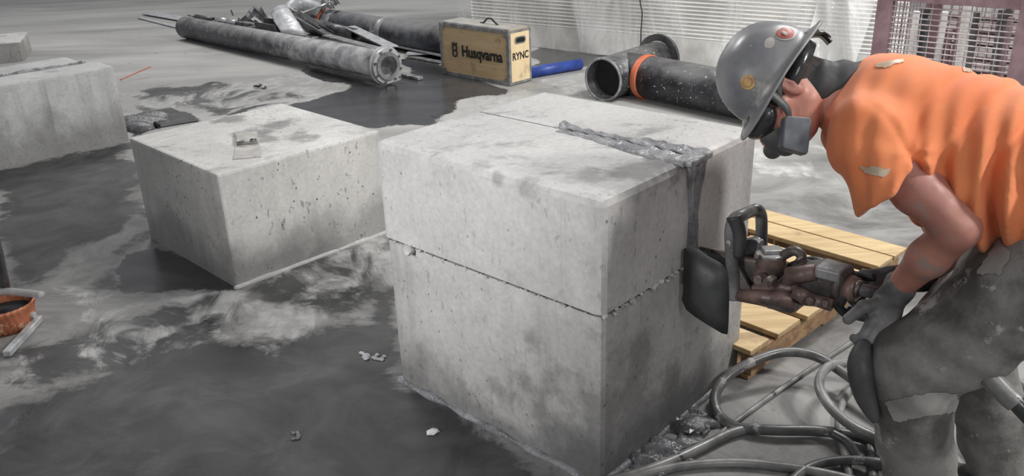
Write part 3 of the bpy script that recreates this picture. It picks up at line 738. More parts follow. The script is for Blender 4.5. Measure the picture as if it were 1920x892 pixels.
front = Matrix.Rotation(math.pi/2, 4, 'X')
text_mesh('maker_lettering', 'Husqvarna', .135, Matrix.Translation((-CL*.385, -.0052, CH*.50)) @ front, case, M['ink'], .0012, .86, .003)
# crown and loop emblem
bm = bmesh.new(); ex, ez = -CL*.78, CH*.50
def loopz(cx, cz, w, h, r, th=.007, op=0):
    pts = rrect(w, h, r, 5); n = len(pts)
    tube(bm, [V(cx+p[0], -.006, cz+p[1]) for p in pts[op:]] + ([] if op else [V(cx+pts[0][0], -.006, cz+pts[0][1])]), th, 6, 1, False)
loopz(ex, ez-.025, .052, .055, .02, .0065); loopz(ex, ez+.022, .052, .045, .012, .0065)
for k in (-1, 0, 1): tube(bm, [V(ex+k*.022, -.006, ez+.045), V(ex+k*.03, -.006, ez+.068)], .005, 6, 1, False)
tube(bm, [V(ex-.034, -.006, ez+.062), V(ex-.012, -.006, ez+.05), V(ex, -.006, ez+.07), V(ex+.012, -.006, ez+.05), V(ex+.034, -.006, ez+.062)], .004, 6, 1, False)
from_bm('emblem', bm, M['ink'], case)
text_mesh('end_lettering', 'RYNC', .085, Matrix.Translation((.0045, yb*.5, CH*.51)) @ Matrix.Rotation(math.pi/2, 4, 'Z') @ front, case, M['ink'], .001, .86, .002)
for p_, q_ in (((-.13, .86), (-.10, .78)), ((-.16, .78), (-.11, .83)), ((-.20, .27), (-.165, .27))):
    bm = bmesh.new(); tube(bm, [V(p_[0], -.005, CH*p_[1]), V(q_[0], -.005, CH*q_[1])], .0025, 5, 1, False); from_bm('scuff', bm, M['pal_d'], case)

# ---------------------------------------------------------------- scrap pile
def bar(name, a, b, w, h, mat, label, cat='metal strip', z=None, group=None):
    a, b = Vector(a), Vector(b); bm = bmesh.new(); L = (b-a).length
    box(bm, (L/2, 0, 0), (L, w, h)); o = from_bm(name, bm, M[mat]); o.matrix_world = Matrix.Translation(a) @ frame_from(b-a)
    bevel(o, min(w, h)*.15, 2); tag(o, label, cat, group); return o
def channel(name, a, b, w, h, th, mat, label, cat='metal channel', roll=0):
    a, b = Vector(a), Vector(b); L = (b-a).length; bm = bmesh.new()
    pr = [(-w/2, h), (-w/2, 0), (w/2, 0), (w/2, h), (w/2-th, h), (w/2-th, th), (-w/2+th, th), (-w/2+th, h)]
    prism(bm, [V(0, y, z) for y, z in pr], V(L, 0, 0)); o = from_bm(name, bm, M[mat]); o.matrix_world = Matrix.Translation(a) @ frame_from(b-a) @ Matrix.Rotation(roll, 4, 'X'); tag(o, label, cat); return o
bar('metal_strip', G(278, 24, .02), G(440, 52, .02), .2, .01, 'zinc', 'flat pale strip reaching furthest left out of the scrap pile')
bar('metal_strip', G(262, 33, .012), G(350, 55, .012), .07, .008, 'zinc', 'light strip flat on floor by the dark end of the flanged pipe')
bar('metal_strip', P(354, 28, 10.3), P(405, 41, 9.9), .04, .02, 'steel', 'short narrow strip propped above the far end of the flanged pipe')
def tubething(name, a, b, r, mat, label, th=.006, cat='pipe'):
    bm = bmesh.new(); hollow(bm, a, b, r, th, 32); o = from_bm(name, bm, M[mat], None, True); tag(o, label, cat); return o
tubething('duct_tube', P(407, 37, 9.85), P(426, 41, 9.72), .038, 'bright', 'shiny tube piece, left of two, above the flanged pipe')
tubething('duct_tube', P(427, 41, 9.72), P(445, 45, 9.6), .038, 'bright', 'shiny tube piece, right of two, above the flanged pipe')
tubething('conduit_tube', P(368, 32, 10.15), P(401, 38, 9.95), .033, 'dsteel', 'short dark tube at the left of the shiny tube pieces')
def crumple(name, c, s, mat, label, seed):
    bm = bmesh.new(); r = bmesh.ops.create_grid(bm, x_segments=8, y_segments=6, size=.5); rr_ = random.Random(seed)
    for v in bm.verts: v.co = V(v.co.x*s[0], v.co.y*s[1], (rr_.random()-.5)*s[2] + s[2]*.9*math.sin(v.co.x*5+seed))
    o = from_bm(name, bm, M[mat], None, False); o.modifiers.new('solid', 'SOLIDIFY').thickness = .006; o.location = c; o.rotation_euler = (rr_.uniform(-.5, .5), rr_.uniform(-.5, .5), rr_.uniform(0, 3)); tag(o, label, 'sheet scrap'); return o
crumple('crumpled_sheet', G(463, 53, .16), (.24, .2, .1), 'dsteel', 'crumpled dark sheet right of the shiny tube pieces', 1)
crumple('crumpled_sheet', G(485, 36, .2), (.3, .2, .12), 'steel', 'crumpled grey sheet standing at the back of the scrap pile', 2)
crumple('crumpled_sheet', G(675, 95, .10), (.22, .15, .05), 'bright', 'bright crumpled foil beside the pipe flange', 3)
crumple('crumpled_sheet', G(575, 66, .16), (.22, .14, .06), 'steel', 'small grey crumpled scrap behind the middle of the flanged pipe', 4)
channel('metal_channel', P(475, 20, 9.5), P(504, 43, 9.15), .07, .03, .006, 'dsteel', 'dark channel leaning up at the left of the pale bent plate', roll=.9)
bar('metal_strip', P(464, 53, 9.15), P(518, 40, 9.1), .05, .02, 'steel', 'bent strip crossing in front of the leaning dark channel')
channel('metal_channel', P(490, 54, 9.0), P(528, 60, 8.85), .14, .10, .01, 'dsteel', 'open dark channel under the pale bent plate', roll=.2)
bar('metal_strip', P(448, 44, 9.5), P(486, 50, 9.2), .07, .06, 'steel', 'stubby grey bar end between the tube pieces and the leaning channel')
bm = bmesh.new()
rows_ = [[(509, 27, 9.0), (513, 18, 9.02), (523, 12, 9.04), (535, 11, 9.04), (541, 17, 9.0)], [(515, 42, 8.9), (524, 38, 8.88), (535, 35, 8.86), (546, 34, 8.86), (554, 36, 8.86)], [(529, 64, 8.75), (541, 65, 8.72), (553, 66, 8.7), (566, 68, 8.68), (578, 68, 8.68)]]
vr = [[bm.verts.new(P(*q_)) for q_ in r_] for r_ in rows_]
for A_, B_ in zip(vr, vr[1:]):
    for k in range(4): bm.faces.new((A_[k], A_[k+1], B_[k+1], B_[k]))
bmesh.ops.subdivide_edges(bm, edges=bm.edges, cuts=2, smooth=.6, use_grid_fill=True)
o = from_bm('bent_plate', bm, M['zinc'], None, True); o.modifiers.new('solid', 'SOLIDIFY').thickness = .015; tag(o, 'pale bent metal plate standing up behind the flanged pipe', 'metal plate')
channel('metal_channel', P(553, 30, 9.0), P(618, 67, 8.4), .09, .03, .005, 'dsteel', 'long dark channel sloping down right of the pale bent plate', roll=.2)
channel('metal_channel', P(546, 20, 9.2), P(602, 52, 8.6), .07, .03, .005, 'steel', 'grey channel sloping just behind the long dark channel', roll=-.2)
bar('metal_strip', P(612, 66, 8.35), P(712, 92, 7.5), .09, .012, 'steel', 'straight pale strip running along the flanged pipe to its flange')
bar('metal_strip', P(655, 50, 8.6), P(735, 88, 7.7), .12, .012, 'zinc', 'wide grey strip sloping from the big dark pipe to the flange')
bar('metal_strip', G(700, 76, .06), G(830, 104, .05), .05, .02, 'zinc', 'thin pale strip passing behind the flange toward the wooden case')
bar('metal_strip', G(770, 106, .01), G(835, 118, .01), .07, .012, 'bright', 'shiny flat strip on wet floor ending at the wooden case')
bar('metal_strip', G(762, 100, .03), G(808, 99, .03), .16, .008, 'zinc', 'pale flat plate between flange and wooden case', 'metal plate')
bar('metal_strip', G(757, 140, .015), G(789, 147, .015), .06, .025, 'steel', 'short metal bar on wet floor right of the flange')
# elbow duct and bent strap on top
bm = bmesh.new(); tube(bm, [P(543, 24, 9.5), P(550, 11, 9.55), P(566, 7, 9.6), P(585, 13, 9.6), P(600, 20, 9.6)], .075, 20, 6); o = from_bm('duct_elbow', bm, M['zinc'], None, True); tag(o, 'grey round duct elbow at the back of the scrap pile', 'duct')
bm = bmesh.new(); tube(bm, [P(545, 18, 9.2), P(560, 23, 9.15), P(567, 24, 9.15), P(605, 10, 9.3), P(617, 4, 9.3), P(614, -2, 9.3)], .011, 8, 4); o = from_bm('bent_strap', bm, M['bright'], None, True); tag(o, 'bright bent strap lying across the duct elbow', 'metal strap')
crumple('crumpled_sheet', P(618, 6, 9.5), (.12, .2, .06), 'zinc', 'pale torn sheet at the far right tip of the bright strap', 8)
for i, (x, y) in enumerate(((433, 30), (467, 32), (460, 40))):
    bar('metal_sliver', P(x, y-11, 9.7), P(x+4, y-1, 9.7), .016, .01, 'dsteel', ['thin dark sliver standing alone above the shiny tube pieces', 'thin dark sliver left of the leaning dark channel', 'short dark sliver just below another beside the channel'][i])
# ---------------------------------------------------------------- steel plate and mud between left blocks
bm = bmesh.new(); prism(bm, [G(x, y) for x, y in ((268, 212), (322, 204), (372, 228), (300, 240))], V(0, 0, .012)); o = from_bm('floor_plate', bm, M['black']); bevel(o, .003); tag(o, 'dark flat rectangular plate on the floor behind the low pale block', 'plate')
bm = bmesh.new(); tube(bm, [G(246, 218, .02), G(268, 216, .02), G(298, 236, .02)], .014, 6, 2, False); o = from_bm('plate_lip', bm, M['void']); adopt(o, bpy.data.objects['floor_plate'])
def mud4(X):
    c = G(262, 232); return ell(X, c, np.eye(3), (.2, .22, .06))+.02*wob(X, 30, 4)
c_ = G(262, 232); tag(implicit('wet_mud', mud4, (c_.x-.3, c_.y-.3, -.02), (c_.x+.3, c_.y+.3, .1), .01, M['slurry_dark']), 'glistening dark mud heap between the two left blocks', 'mud', kind='stuff')
bm = bmesh.new(); tube(bm, [G(225, 150, .02), G(250, 139, .05), G(283, 125, .09)], .005, 6, 4); tag(from_bm('thin_rod', bm, M['orange_p'], None, True), 'thin reddish rod lying on floor behind the streaked left block', 'rod')
bm = bmesh.new(); chip(bm, G(485, 160, .02), .03); chip(bm, G(495, 164, .01), .02); tag(from_bm('mud_lump', bm, M['dsteel']), 'small dark lump alone on the pale floor left of the flange', 'lump')

# ---------------------------------------------------------------- pallet
zp = .13
cR = G(1697, 463, zp); cB = G(1462, 676, zp); cLf = G(1430, 391, zp)
pd = (cR-cLf).normalized(); pe = (cB-cR); PW = pe.length; pe.normalize()
pq = V(-pd.y, pd.x, 0)
if pq.dot(pe) < 0: pq = -pq
PLn = 1.12
print('pallet', PW, pd, pe, pd.dot(pe))
pw = pe.dot(pq)*PW
pal = thing('wooden_pallet', 'yellow pine pallet lying on the floor between the pier and the worker', 'pallet', V(cR.x, cR.y, 0), 0)
PM = Matrix.Identity(4)
for i in range(3): PM[i][0] = -pd[i]; PM[i][1] = pq[i]; PM[i][2] = UZ[i]; PM[i][3] = (cR.x, cR.y, 0)[i]
def pbox(name, c, s, mt):
    bm = bmesh.new(); box(bm, c, s); o = from_bm(name, bm, M[mt]); o.data.transform(PM); 
    if PM.determinant() < 0: o.data.flip_normals()
    adopt(o, pal); bevel(o, .003, 2); return o
ws = [0.0, .108, .29, .47, .59, .74, .91]
wid = [.10, .11, .10, .10, .12, .13, .10]
sc_ = pw/1.0
for w, wi in zip(ws, wid): pbox('top_board', (PLn/2+random.uniform(-.01, .01), (w+wi/2)*sc_, zp-.01), (PLn, wi*sc_, .02), 'pal')
for x in (.035, PLn/2, PLn-.03): pbox('stringer', (x, pw/2, .062), (.045, pw-.02, .084), 'pal_d')
for w in (.03, .45, .9): pbox('bottom_board', (PLn/2, (w+.05)*sc_, .01), (PLn-.04, .09*sc_, .019), 'pal_d')

# ---------------------------------------------------------------- hydraulic saw
SP0 = PN + ev*(seam_b)                                   # vertical plane through the cut, running out of the face
def S(px, py, off=0.): return PL(px, py, SP0+ev*off, ev)
sawz = S(1400, 520).z; print('saw z', sawz, S(1290, 500), S(1600, 560))
saw = thing('chain_saw', 'greasy hydraulic concrete saw with a black splash flap pressed against the vertical cut', 'saw', V(S(1450, 520).x, S(1450, 520).y, 0))
def sp(name, bm, mt, smooth=False, bv=0):
    o = from_bm(name, bm, M[mt], None, smooth); adopt(o, saw)
    if bv: bevel(o, bv, 3)
    return o
# flap with a slight belly
bm = bmesh.new()
fpx = [(1285, 466), (1293, 463), (1310, 467), (1328, 480), (1350, 492), (1362, 502), (1366, 520), (1367, 560), (1366, 600), (1365, 624), (1355, 621), (1330, 606), (1305, 590), (1290, 578), (1282, 560), (1285, 545), (1286, 500)]
c = S(1328, 540, -.075); vc = bm.verts.new(c-ev*.015); ring = [bm.verts.new(S(x, y, -.06)) for x, y in fpx]; mid_ = [bm.verts.new((v.co*.5+c*.5)-ev*.012) for v in ring]
n = len(ring)
for i in range(n):
    bm.faces.new((ring[i], ring[(i+1) % n], mid_[(i+1) % n], mid_[i])); bm.faces.new((mid_[i], mid_[(i+1) % n], vc))
o = from_bm('splash_flap', bm, M['flap'], None, True); adopt(o, saw); o.modifiers.new('solid', 'SOLIDIFY').thickness = .008
# guide bar with chain, entering the cut
bm = bmesh.new(); a0 = S(1300, 482, 0); prism(bm, [S(1302, 468), S(1420, 488), S(1420, 540), S(1305, 520)], ev*.006); sp('guide_bar', bm, 'steel')
bm = bmesh.new()
for k in range(12):
    t = k/12; p = S(1318+90*t, 465+20*t, .003); box(bm, (0, 0, 0), (.018, .012, .012), Matrix.Translation(p) @ frame_from(eo))
sp('saw_chain', bm, 'bolt')
# hoop handle
hp = [S(1376, 560, -.05), S(1374, 520, -.05), S(1371, 470, -.05), S(1370, 435, -.05), S(1376, 412, -.045), S(1392, 403, -.02), S(1408, 396, .07), S(1420, 393, .1), S(1427, 405, .12), S(1428, 430, .12), S(1428, 470, .12)]
bm = bmesh.new(); tube(bm, hp, .0175, 16, 8); sp('hoop_handle', bm, 'grip', True)
bm = bmesh.new(); tube(bm, [S(1376, 405, -.05), S(1387, 440, -.048), S(1385, 480, -.05)], .02, 12, 6, rf=lambda t: .022-.006*t); sp('handle_sleeve', bm, 'black', True)
# clamp plate beside hoop
bm = bmesh.new(); prism(bm, [S(x, y, .0) for x, y in ((1385, 452), (1410, 448), (1424, 455), (1424, 480), (1392, 478))], ev*.03); sp('chain_guard', bm, 'slurry_dark', False, .004)
bm = bmesh.new(); prism(bm, [S(x, y, -.045) for x, y in ((1376, 500), (1383, 500), (1408, 545), (1402, 552), (1376, 540))], ev*.012); sp('front_bracket', bm, 'tool_d', False, .003)
# drive motor (upright can)
ct = S(1446, 476, .01); cb2 = S(1443, 528, .01)
bm = bmesh.new(); cyl(bm, V(ct.x, ct.y, cb2.z-.02), V(ct.x, ct.y, ct.z), .042, .042, 32); sp('drive_motor', bm, 'tool', True, .004)
bm = bmesh.new(); cyl(bm, V(ct.x, ct.y, ct.z), V(ct.x, ct.y, ct.z+.008), .046, seg=8); box(bm, (ct.x, ct.y, ct.z+.012), (.05, .04, .012)); sp('motor_cap', bm, 'steel', False, .003)
bm = bmesh.new()
def hexb(p, ax_, r, l): cyl(bm, p, Vector(p)+Vector(ax_)*l, r, seg=6)
hexb(S(1430, 518, -.04), -ev, .014, .03); sp('hex_bolt', bm, 'bolt', False, .002)
bm = bmesh.new(); hexb(S(1449, 522, -.04), -ev, .016, .034); sp('hex_bolt', bm, 'bolt', False, .002)
bm = bmesh.new(); hexb(S(1421, 478, -.035), -ev, .008, .01); sp('hex_bolt', bm, 'bolt', False, .001)
# lower housing
bm = bmesh.new(); prism(bm, [S(x, y, -.04) for x, y in ((1368, 545), (1390, 540), (1425, 535), (1455, 528), (1480, 535), (1495, 555), (1492, 590), (1470, 588), (1420, 575), (1368, 565))], ev*.09); sp('lower_housing', bm, 'tool', False, .014)
bm = bmesh.new(); prism(bm, [S(x, y, -.045) for x, y in ((1440, 562), (1488, 570), (1484, 588), (1438, 578))], ev*.01); sp('name_plate', bm, 'tool_d', False, .002)
bm = bmesh.new(); cyl(bm, S(1378, 552, -.045), S(1490, 562, -.045), .018, .024, 24); sp('guard_arm', bm, 'tool', True)
bm = bmesh.new(); prism(bm, [S(x, y, -.02) for x, y in ((1378, 480), (1420, 486), (1425, 520), (1400, 545), (1376, 540))], ev*.05); sp('gear_case', bm, 'tool_d', False, .01)
# middle: valve body with elbow
bm = bmesh.new(); tube(bm, [S(1470, 478, .01), S(1488, 470, .01), S(1502, 478, .01), S(1502, 500, .01)], .014, 14, 6); sp('hose_elbow', bm, 'tool_d', True)
bm = bmesh.new(); cyl(bm, S(1498, 481, .01), S(1504, 487, .01), .018, seg=18); sp('elbow_nut', bm, 'bolt', True)
bm = bmesh.new(); prism(bm, [S(x, y, -.035) for x, y in ((1455, 530), (1485, 505), (1530, 500), (1580, 515), (1585, 560), (1560, 580), (1500, 575), (1470, 560))], ev*.08); sp('valve_body', bm, 'tool_d', False, .012)
bm = bmesh.new(); cyl(bm, S(1480, 518, -.03), S(1530, 510, -.03), .026, .022, 24); sp('valve_sleeve', bm, 'tool', True)
bm = bmesh.new(); prism(bm, [S(x, y, -.04) for x, y in ((1527, 500), (1575, 512), (1572, 532), (1524, 520))], ev*.05); sp('cover_plate', bm, 'steel', False, .006)
bm = bmesh.new(); cyl(bm, S(1490, 545, -.05), S(1515, 560, -.05), .02, seg=20); cyl(bm, S(1515, 558, -.05), S(1560, 572, -.05), .017, seg=20); sp('swivel_joint', bm, 'tool', True)
bm = bmesh.new(); hexb(S(1521, 562, -.065), -ev, .012, .012); sp('hex_bolt', bm, 'bolt', False, .001)
bm = bmesh.new(); hexb(S(1549, 567, -.065), -ev, .011, .012); sp('hex_bolt', bm, 'bolt', False, .001)
bm = bmesh.new(); lathe(bm, S(1570, 532, 0), eo, [(0, .045), (.02, .045), (.02, .02), (0, .02)], 32); sp('collar_ring', bm, 'tool_d', True)
bm = bmesh.new(); lathe(bm, S(1588, 538, 0), eo, [(0, .036), (.03, .032), (.03, .01), (0, .01)], 32); sp('collar_ring', bm, 'tool', True)
bm = bmesh.new(); cyl(bm, S(1578, 532, -.01), S(1650, 552, -.01), .017, seg=20); sp('rear_tube', bm, 'grip', True)
bm = bmesh.new(); lathe(bm, S(1606, 541, -.01), eo, [(0, .024), (.012, .024), (.012, .015), (0, .015)], 24); sp('clamp_band', bm, 'bolt', True)
for i, pts_ in enumerate(([(1500, 490, .03), (1540, 500, .03), (1580, 505, .04), (1600, 520, .04), (1605, 545, .03)], [(1560, 550, -.02), (1572, 575, -.02), (1590, 590, -.01), (1610, 588, 0)], [(1570, 520, .0), (1585, 545, -.02), (1575, 570, -.02)], [(1480, 500, .05), (1520, 488, .05), (1560, 498, .06), (1600, 515, .06), (1640, 520, .06)])):
    bm = bmesh.new(); tube(bm, [S(*p) for p in pts_], .012, 10, 6); sp('feed_hose', bm, 'black', True)
bm = bmesh.new(); tube(bm, [S(1590, 585, 0), S(1620, 592, 0), S(1660, 600, 0)], .016, 12, 5); sp('rear_grip', bm, 'black', True)

# ---------------------------------------------------------------- hoses on the floor
def hose(pts, r, mat, label, name='hydraulic_hose'):
    bm = bmesh.new(); tube(bm, [G(p[0], p[1], p[2]+r if len(p) > 2 else r) for p in pts], r, 14, 9)
    o = from_bm(name, bm, M[mat], None, True); tag(o, label, 'hose'); return o
hose([(1690, 862, .02), (1620, 822, .01), (1540, 808, .01), (1450, 806, .01), (1385, 801, .0), (1350, 780, .0), (1340, 745, .02), (1362, 708, .05), (1410, 678, .08), (1470, 660, .09), (1530, 668, .08), (1590, 705, .06), (1650, 750, .05), (1690, 790, .03)], .017, 'hose', 'thick dark hose making the widest loop on the floor below the pallet')
hose([(1690, 700, .06), (1640, 688, .06), (1590, 680, .07), (1550, 690, .08), (1536, 722, .08), (1556, 762, .07), (1600, 800, .06), (1660, 828, .05), (1700, 850, .04)], .016, 'hose_l', 'pale muddy hose curling in a narrower loop beside the near leg')
hose([(1640, 700, .01), (1600, 722, .0), (1577, 765, .0), (1576, 815, .0), (1588, 870, .0), (1600, 930, .0)], .012, 'hose_l', 'thin pale hose running down behind the looped hoses')
hose([(1130, 905), (1203, 885), (1260, 864), (1320, 836), (1370, 812), (1420, 800)], .016, 'hose_l', 'muddy hose lying toward the foot of the pier from the widest loop')
hose([(1120, 912), (1200, 890), (1290, 872), (1380, 867), (1460, 874), (1540, 886), (1620, 905)], .014, 'hose_l', 'pale hose lying nearest the bottom edge of the picture')
hose([(1480, 905, .0), (1510, 880, .0), (1550, 866, .01), (1600, 862, .02), (1660, 868, .03), (1720, 870, .02)], .014, 'hose', 'dark hose bending low between the loops and the bottom edge')
hose([(1560, 812, .06), (1590, 830, .05), (1610, 858, .02), (1650, 872, .02), (1690, 868, .02)], .014, 'hose', 'short dark hose hooking down from the widest loop')
hose([(1628, 815, .01), (1634, 850, .0), (1638, 900, .0)], .015, 'hose', 'dark hose end dropping straight down beside the near leg')
hose([(1235, 893, .0), (1320, 835, .0), (1400, 775, .0), (1480, 718, .0), (1560, 665, .0), (1640, 612, .0)], .008, 'hose_l', 'thin grey hose lying almost straight across the floor past the pallet', 'water_hose')
hose([(1790, 655, .25), (1785, 700, .18), (1805, 750, .12), (1845, 805, .06), (1868, 860, .02), (1862, 905, .0), (1830, 905, .0), (1790, 860, .0), (1755, 820, .0), (1720, 800, 0)], .015, 'hose_l', 'pale hose looping between the worker\'s legs')
hose([(1940, 745, .0), (1910, 722, .0), (1890, 712, .0), (1850, 700, 0)], .014, 'black', 'black hose entering at the right edge behind the worker')
# curb strip / mud beside the pier
def mud5(X):
    d = None
    for (x, y, r) in ((1225, 855, .05), (1262, 838, .04), (1290, 800, .045), (1310, 790, .04), (1240, 868, .04)):
        c = G(x, y); q = ell(X, c, np.eye(3), (r*1.3, r, .018)); d = q if d is None else smin(d, q, .03)
    return d + .014*wob(X, 90, 6)
c_ = G(1265, 830); tag(implicit('mud_splatter', mud5, (c_.x-.3, c_.y-.25, -.02), (c_.x+.3, c_.y+.3, .05), .005, M['slurry_dark']), 'churned glistening mud between the pier foot and the hoses', 'mud', kind='stuff')
bm = bmesh.new()
for k in range(16): chip(bm, G(1295+random.uniform(-30, 30), 795+random.uniform(-14, 14), .012), random.uniform(.008, .016))
tag(from_bm('wet_chips', bm, M['dsteel']), 'dark wet chips scattered at the foot of the pier', 'chips', kind='stuff')
# pale skirt of slurry against pier foot
def skirt_f(X):
    d = None
    for a, b in ((PN-UZ*.004, PN+eu*PA), (PN, PN+ev*PB)):
        q = cap(X, a, b, .016); d = q if d is None else np.minimum(d, q)
    return d+.008*wob(X, 40, 3)
lo = V(PN.x-.75, PN.y-.06, -.02); hi = V(PN.x+.65, PN.y+.7, .05)
tag(implicit('slurry_fillet', skirt_f, lo, hi, .008, M['slurry']), 'low bead of grey slurry along the foot of the pier', 'slurry', kind='stuff')
def skirt_g(X): return cap(X, N2+v2*.0, N2+v2*.85, .014)+.006*wob(X, 40, 3)
lo = V(N2.x-.1, N2.y-.1, -.02); hi = V(N2.x+.75, N2.y+.75, .05)
tag(implicit('slurry_fillet', skirt_g, lo, hi, .008, M['upper']), 'pale bead of slurry along the foot of the low pale block', 'slurry', kind='stuff')
bm = bmesh.new()
for k in range(12): chip(bm, G(700+random.uniform(-22, 22), 672+random.uniform(-12, 12), .004), random.uniform(.006, .012))
tag(from_bm('paper_scrap', bm, M['zinc']), 'crumpled pale scrap on the dark floor left of the pier', 'scrap')
bm = bmesh.new(); chip(bm, G(812, 808, .006), .016); tag(from_bm('concrete_chip', bm, M['rib']), 'small pale concrete chip on dark floor in front of the pier', 'chip')
bm = bmesh.new()
for k in range(6): chip(bm, G(553+random.uniform(-8, 8), 815+random.uniform(-8, 8), .004), .007)
tag(from_bm('gravel_bits', bm, M['steel']), 'few glinting grit crumbs on the dark floor at the bottom', 'grit', kind='stuff')

# ---------------------------------------------------------------- copper collar and bar (left edge)
cc = G(18, 612); 
cf = thing('ribbed_collar', 'copper-coloured ribbed collar with a black opening at the left edge', 'collar', cc)
bm = bmesh.new(); seg = 120; rings = []
for (z, r) in ((0, .088), (.02, .1), (.05, .106), (.055, .104), (.09, .114), (.105, .118), (.11, .112), (.10, .106), (.05, .098), (.02, .09)):
    rings.append([bm.verts.new(V((r+.003*math.sin(i*2*math.pi/seg*30+z*60)*(1 if 0 < z < .108 else 0))*math.cos(2*math.pi*i/seg), (r+.003*math.sin(i*2*math.pi/seg*30+z*60))*math.sin(2*math.pi*i/seg), z)) for i in range(seg)])
for A_, B_ in zip(rings, rings[1:]):
    for i in range(seg): bm.faces.new((A_[i], A_[(i+1) % seg], B_[(i+1) % seg], B_[i]))
bm.faces.new(rings[0])
from_bm('ribbed_wall', bm, M['copper'], cf, True)
bm = bmesh.new(); lathe(bm, V(0, 0, .07), UZ, [(0, .1), (.001, .0005)], 32, False); from_bm('black_opening', bm, M['void'], cf)
bm = bmesh.new(); tube(bm, [V(-.12, -.02, .13), V(-.02, .03, .145), (G(48, 549, .14)-cc), (G(79, 553, .14)-cc)], .016, 12, 6); from_bm('clear_arm', bm, M['clear'], cf, True)
bm = bmesh.new(); tube(bm, [V(-.03, .09, .13), G(-6, 470, .42)-cc, G(-25, 400, .7)-cc], .02, 12, 2, False); from_bm('dark_pole', bm, M['dsteel'], cf, True)
bm = bmesh.new(); cyl(bm, (.104, .0, .05), (.116, .0, .05), .014, seg=12); from_bm('side_knob', bm, M['zinc'], cf)
a = G(12, 664, .014); b = G(74, 596, .014); bar('metal_bar', a, b, .03, .026, 'zinc', 'straight square metal bar on floor beside the ribbed collar', 'metal bar')

# ---------------------------------------------------------------- the worker
fw = V(-.9, .44, 0).normalized(); lf = V(-.44, -.9, 0).normalized()   # facing, and the worker's left
npv = lambda v: np.array(v)
shL = P(1632, 262, 1.96); shR = shL - lf*.36
hipL = V(1.29, 1.70, .88); hipR = hipL - lf*.2 + V(.0, 0, .02)
knL = P(1700, 706, 2.08); knR = V(1.19, 1.98, .52)
anL = V(1.03, 1.73, .1); anR = V(1.30, 1.88, .1)
elL = P(1795, 428, 1.90); wrL = P(1668, 556, 2.12)
elR = P(1790, 470, 2.35); wrR = P(1685, 522, 2.32)
mS = (shL+shR)/2; mH = (hipL+hipR)/2
neckb = P(1592, 172, 2.14); 
# head frame from the photo: crown points left-up, face looks down
crown = (CR*-.84 + CU*.42 + CF*.06).normalized()
face = (CR*-.42 + CU*-.84 + CF*-.02); face = (face - crown*face.dot(crown)).normalized()
hleft = crown.cross(face)*1.0
if hleft.dot(-CF) < 0: hleft = -hleft            # ear side toward the camera
ear = P(1480, 160, 2.03)
hc_ = ear - hleft*.078 + crown*.012 + face*.012
print('elbow', (elL-shL).length, (wrL-elL).length, 'thigh', (knL-hipL).length, 'shin', (knL-anL).length, 'torso', (mS-mH).length, 'head', hc_, neckb, 'shL', shL, 'knL', knL, 'wr', wrL)
HM = [npv(face), npv(hleft), npv(crown)]
def hp_(f, l, c): return hc_ + face*f + hleft*l + crown*c
def hand_pts(w, d, up, side, ln=1., curl=.6):
    """palm + five finger chains: d = pointing direction, up = back of hand, side = towards thumb"""
    out = []; palm = w + d*.085*ln
    base = [w+d*.088*ln+side*k for k in (.031, .010, -.011, -.031)]
    L = [.036, .041, .038, .029]
    for b_, l_ in zip(base, L):
        p1 = b_; d1 = (d*math.cos(curl*.6)-up*math.sin(curl*.6)); p2 = p1+d1*l_*1.05
        d2 = (d*math.cos(curl*1.8)-up*math.sin(curl*1.8)); p3 = p2+d2*l_*.75
        d3 = (d*math.cos(curl*2.8)-up*math.sin(curl*2.8)); p4 = p3+d3*l_*.6
        out.append([p1, p2, p3, p4])
    return out
# left (near) hand: back towards the camera, thumb pointing left along the tool
dL = (P(1655, 612, 2.08)-wrL).normalized(); thumb_tip = P(1590, 598, 2.06)
upL = (-CF*.9+CU*.25+CR*.2); upL = (upL-dL*upL.dot(dL)).normalized(); sideL = dL.cross(upL)
if sideL.dot(-CR) < 0: sideL = -sideL
fingL = hand_pts(wrL+dL*.0, dL, upL, sideL, 1, .75)
dR = (P(1618, 527, 2.30)-wrR).normalized(); upR = (CU*.8-CF*.5); upR = (upR-dR*upR.dot(dR)).normalized(); sideR = dR.cross(upR)
if sideR.dot(-CU) < 0: sideR = -sideR
fingR = hand_pts(wrR, dR, upR, sideR, 1, .8)
def hand_sdf(X, w, d, up, side, fing, thumb, g=0.):
    q = cap(X, w, w+d*.03, .027+g, .034+g, (up, 1.35))
    for k in (.026, .008, -.010, -.026): q = smin(q, cap(X, w+d*.02+side*k*.6, w+d*.085+side*k, .017+g, .014+g), .012)
    for i, f in enumerate(fing):
        r = [.0105, .011, .0105, .0092][i]+g
        c = cap(X, f[0], f[1], r+.001, r)
        c = np.minimum(c, cap(X, f[1], f[2], r, r*.93)); c = smin(c, cap(X, f[2], f[3], r*.93, r*.8), .004)
        q = smin(q, c, .006)
    th0, th1, th2 = thumb
    c = smin(cap(X, th0, th1, .018+g, .0135+g), cap(X, th1, th2, .0135+g, .011+g), .006)
    return smin(q, c, .012)
thL = (wrL+dL*.03+sideL*.014, wrL*.35+thumb_tip*.65+V(0, 0, .012), thumb_tip)
thR = (wrR+dR*.03+sideR*.014, wrR+dR*.07+sideR*.045, wrR+dR*.105+sideR*.055)
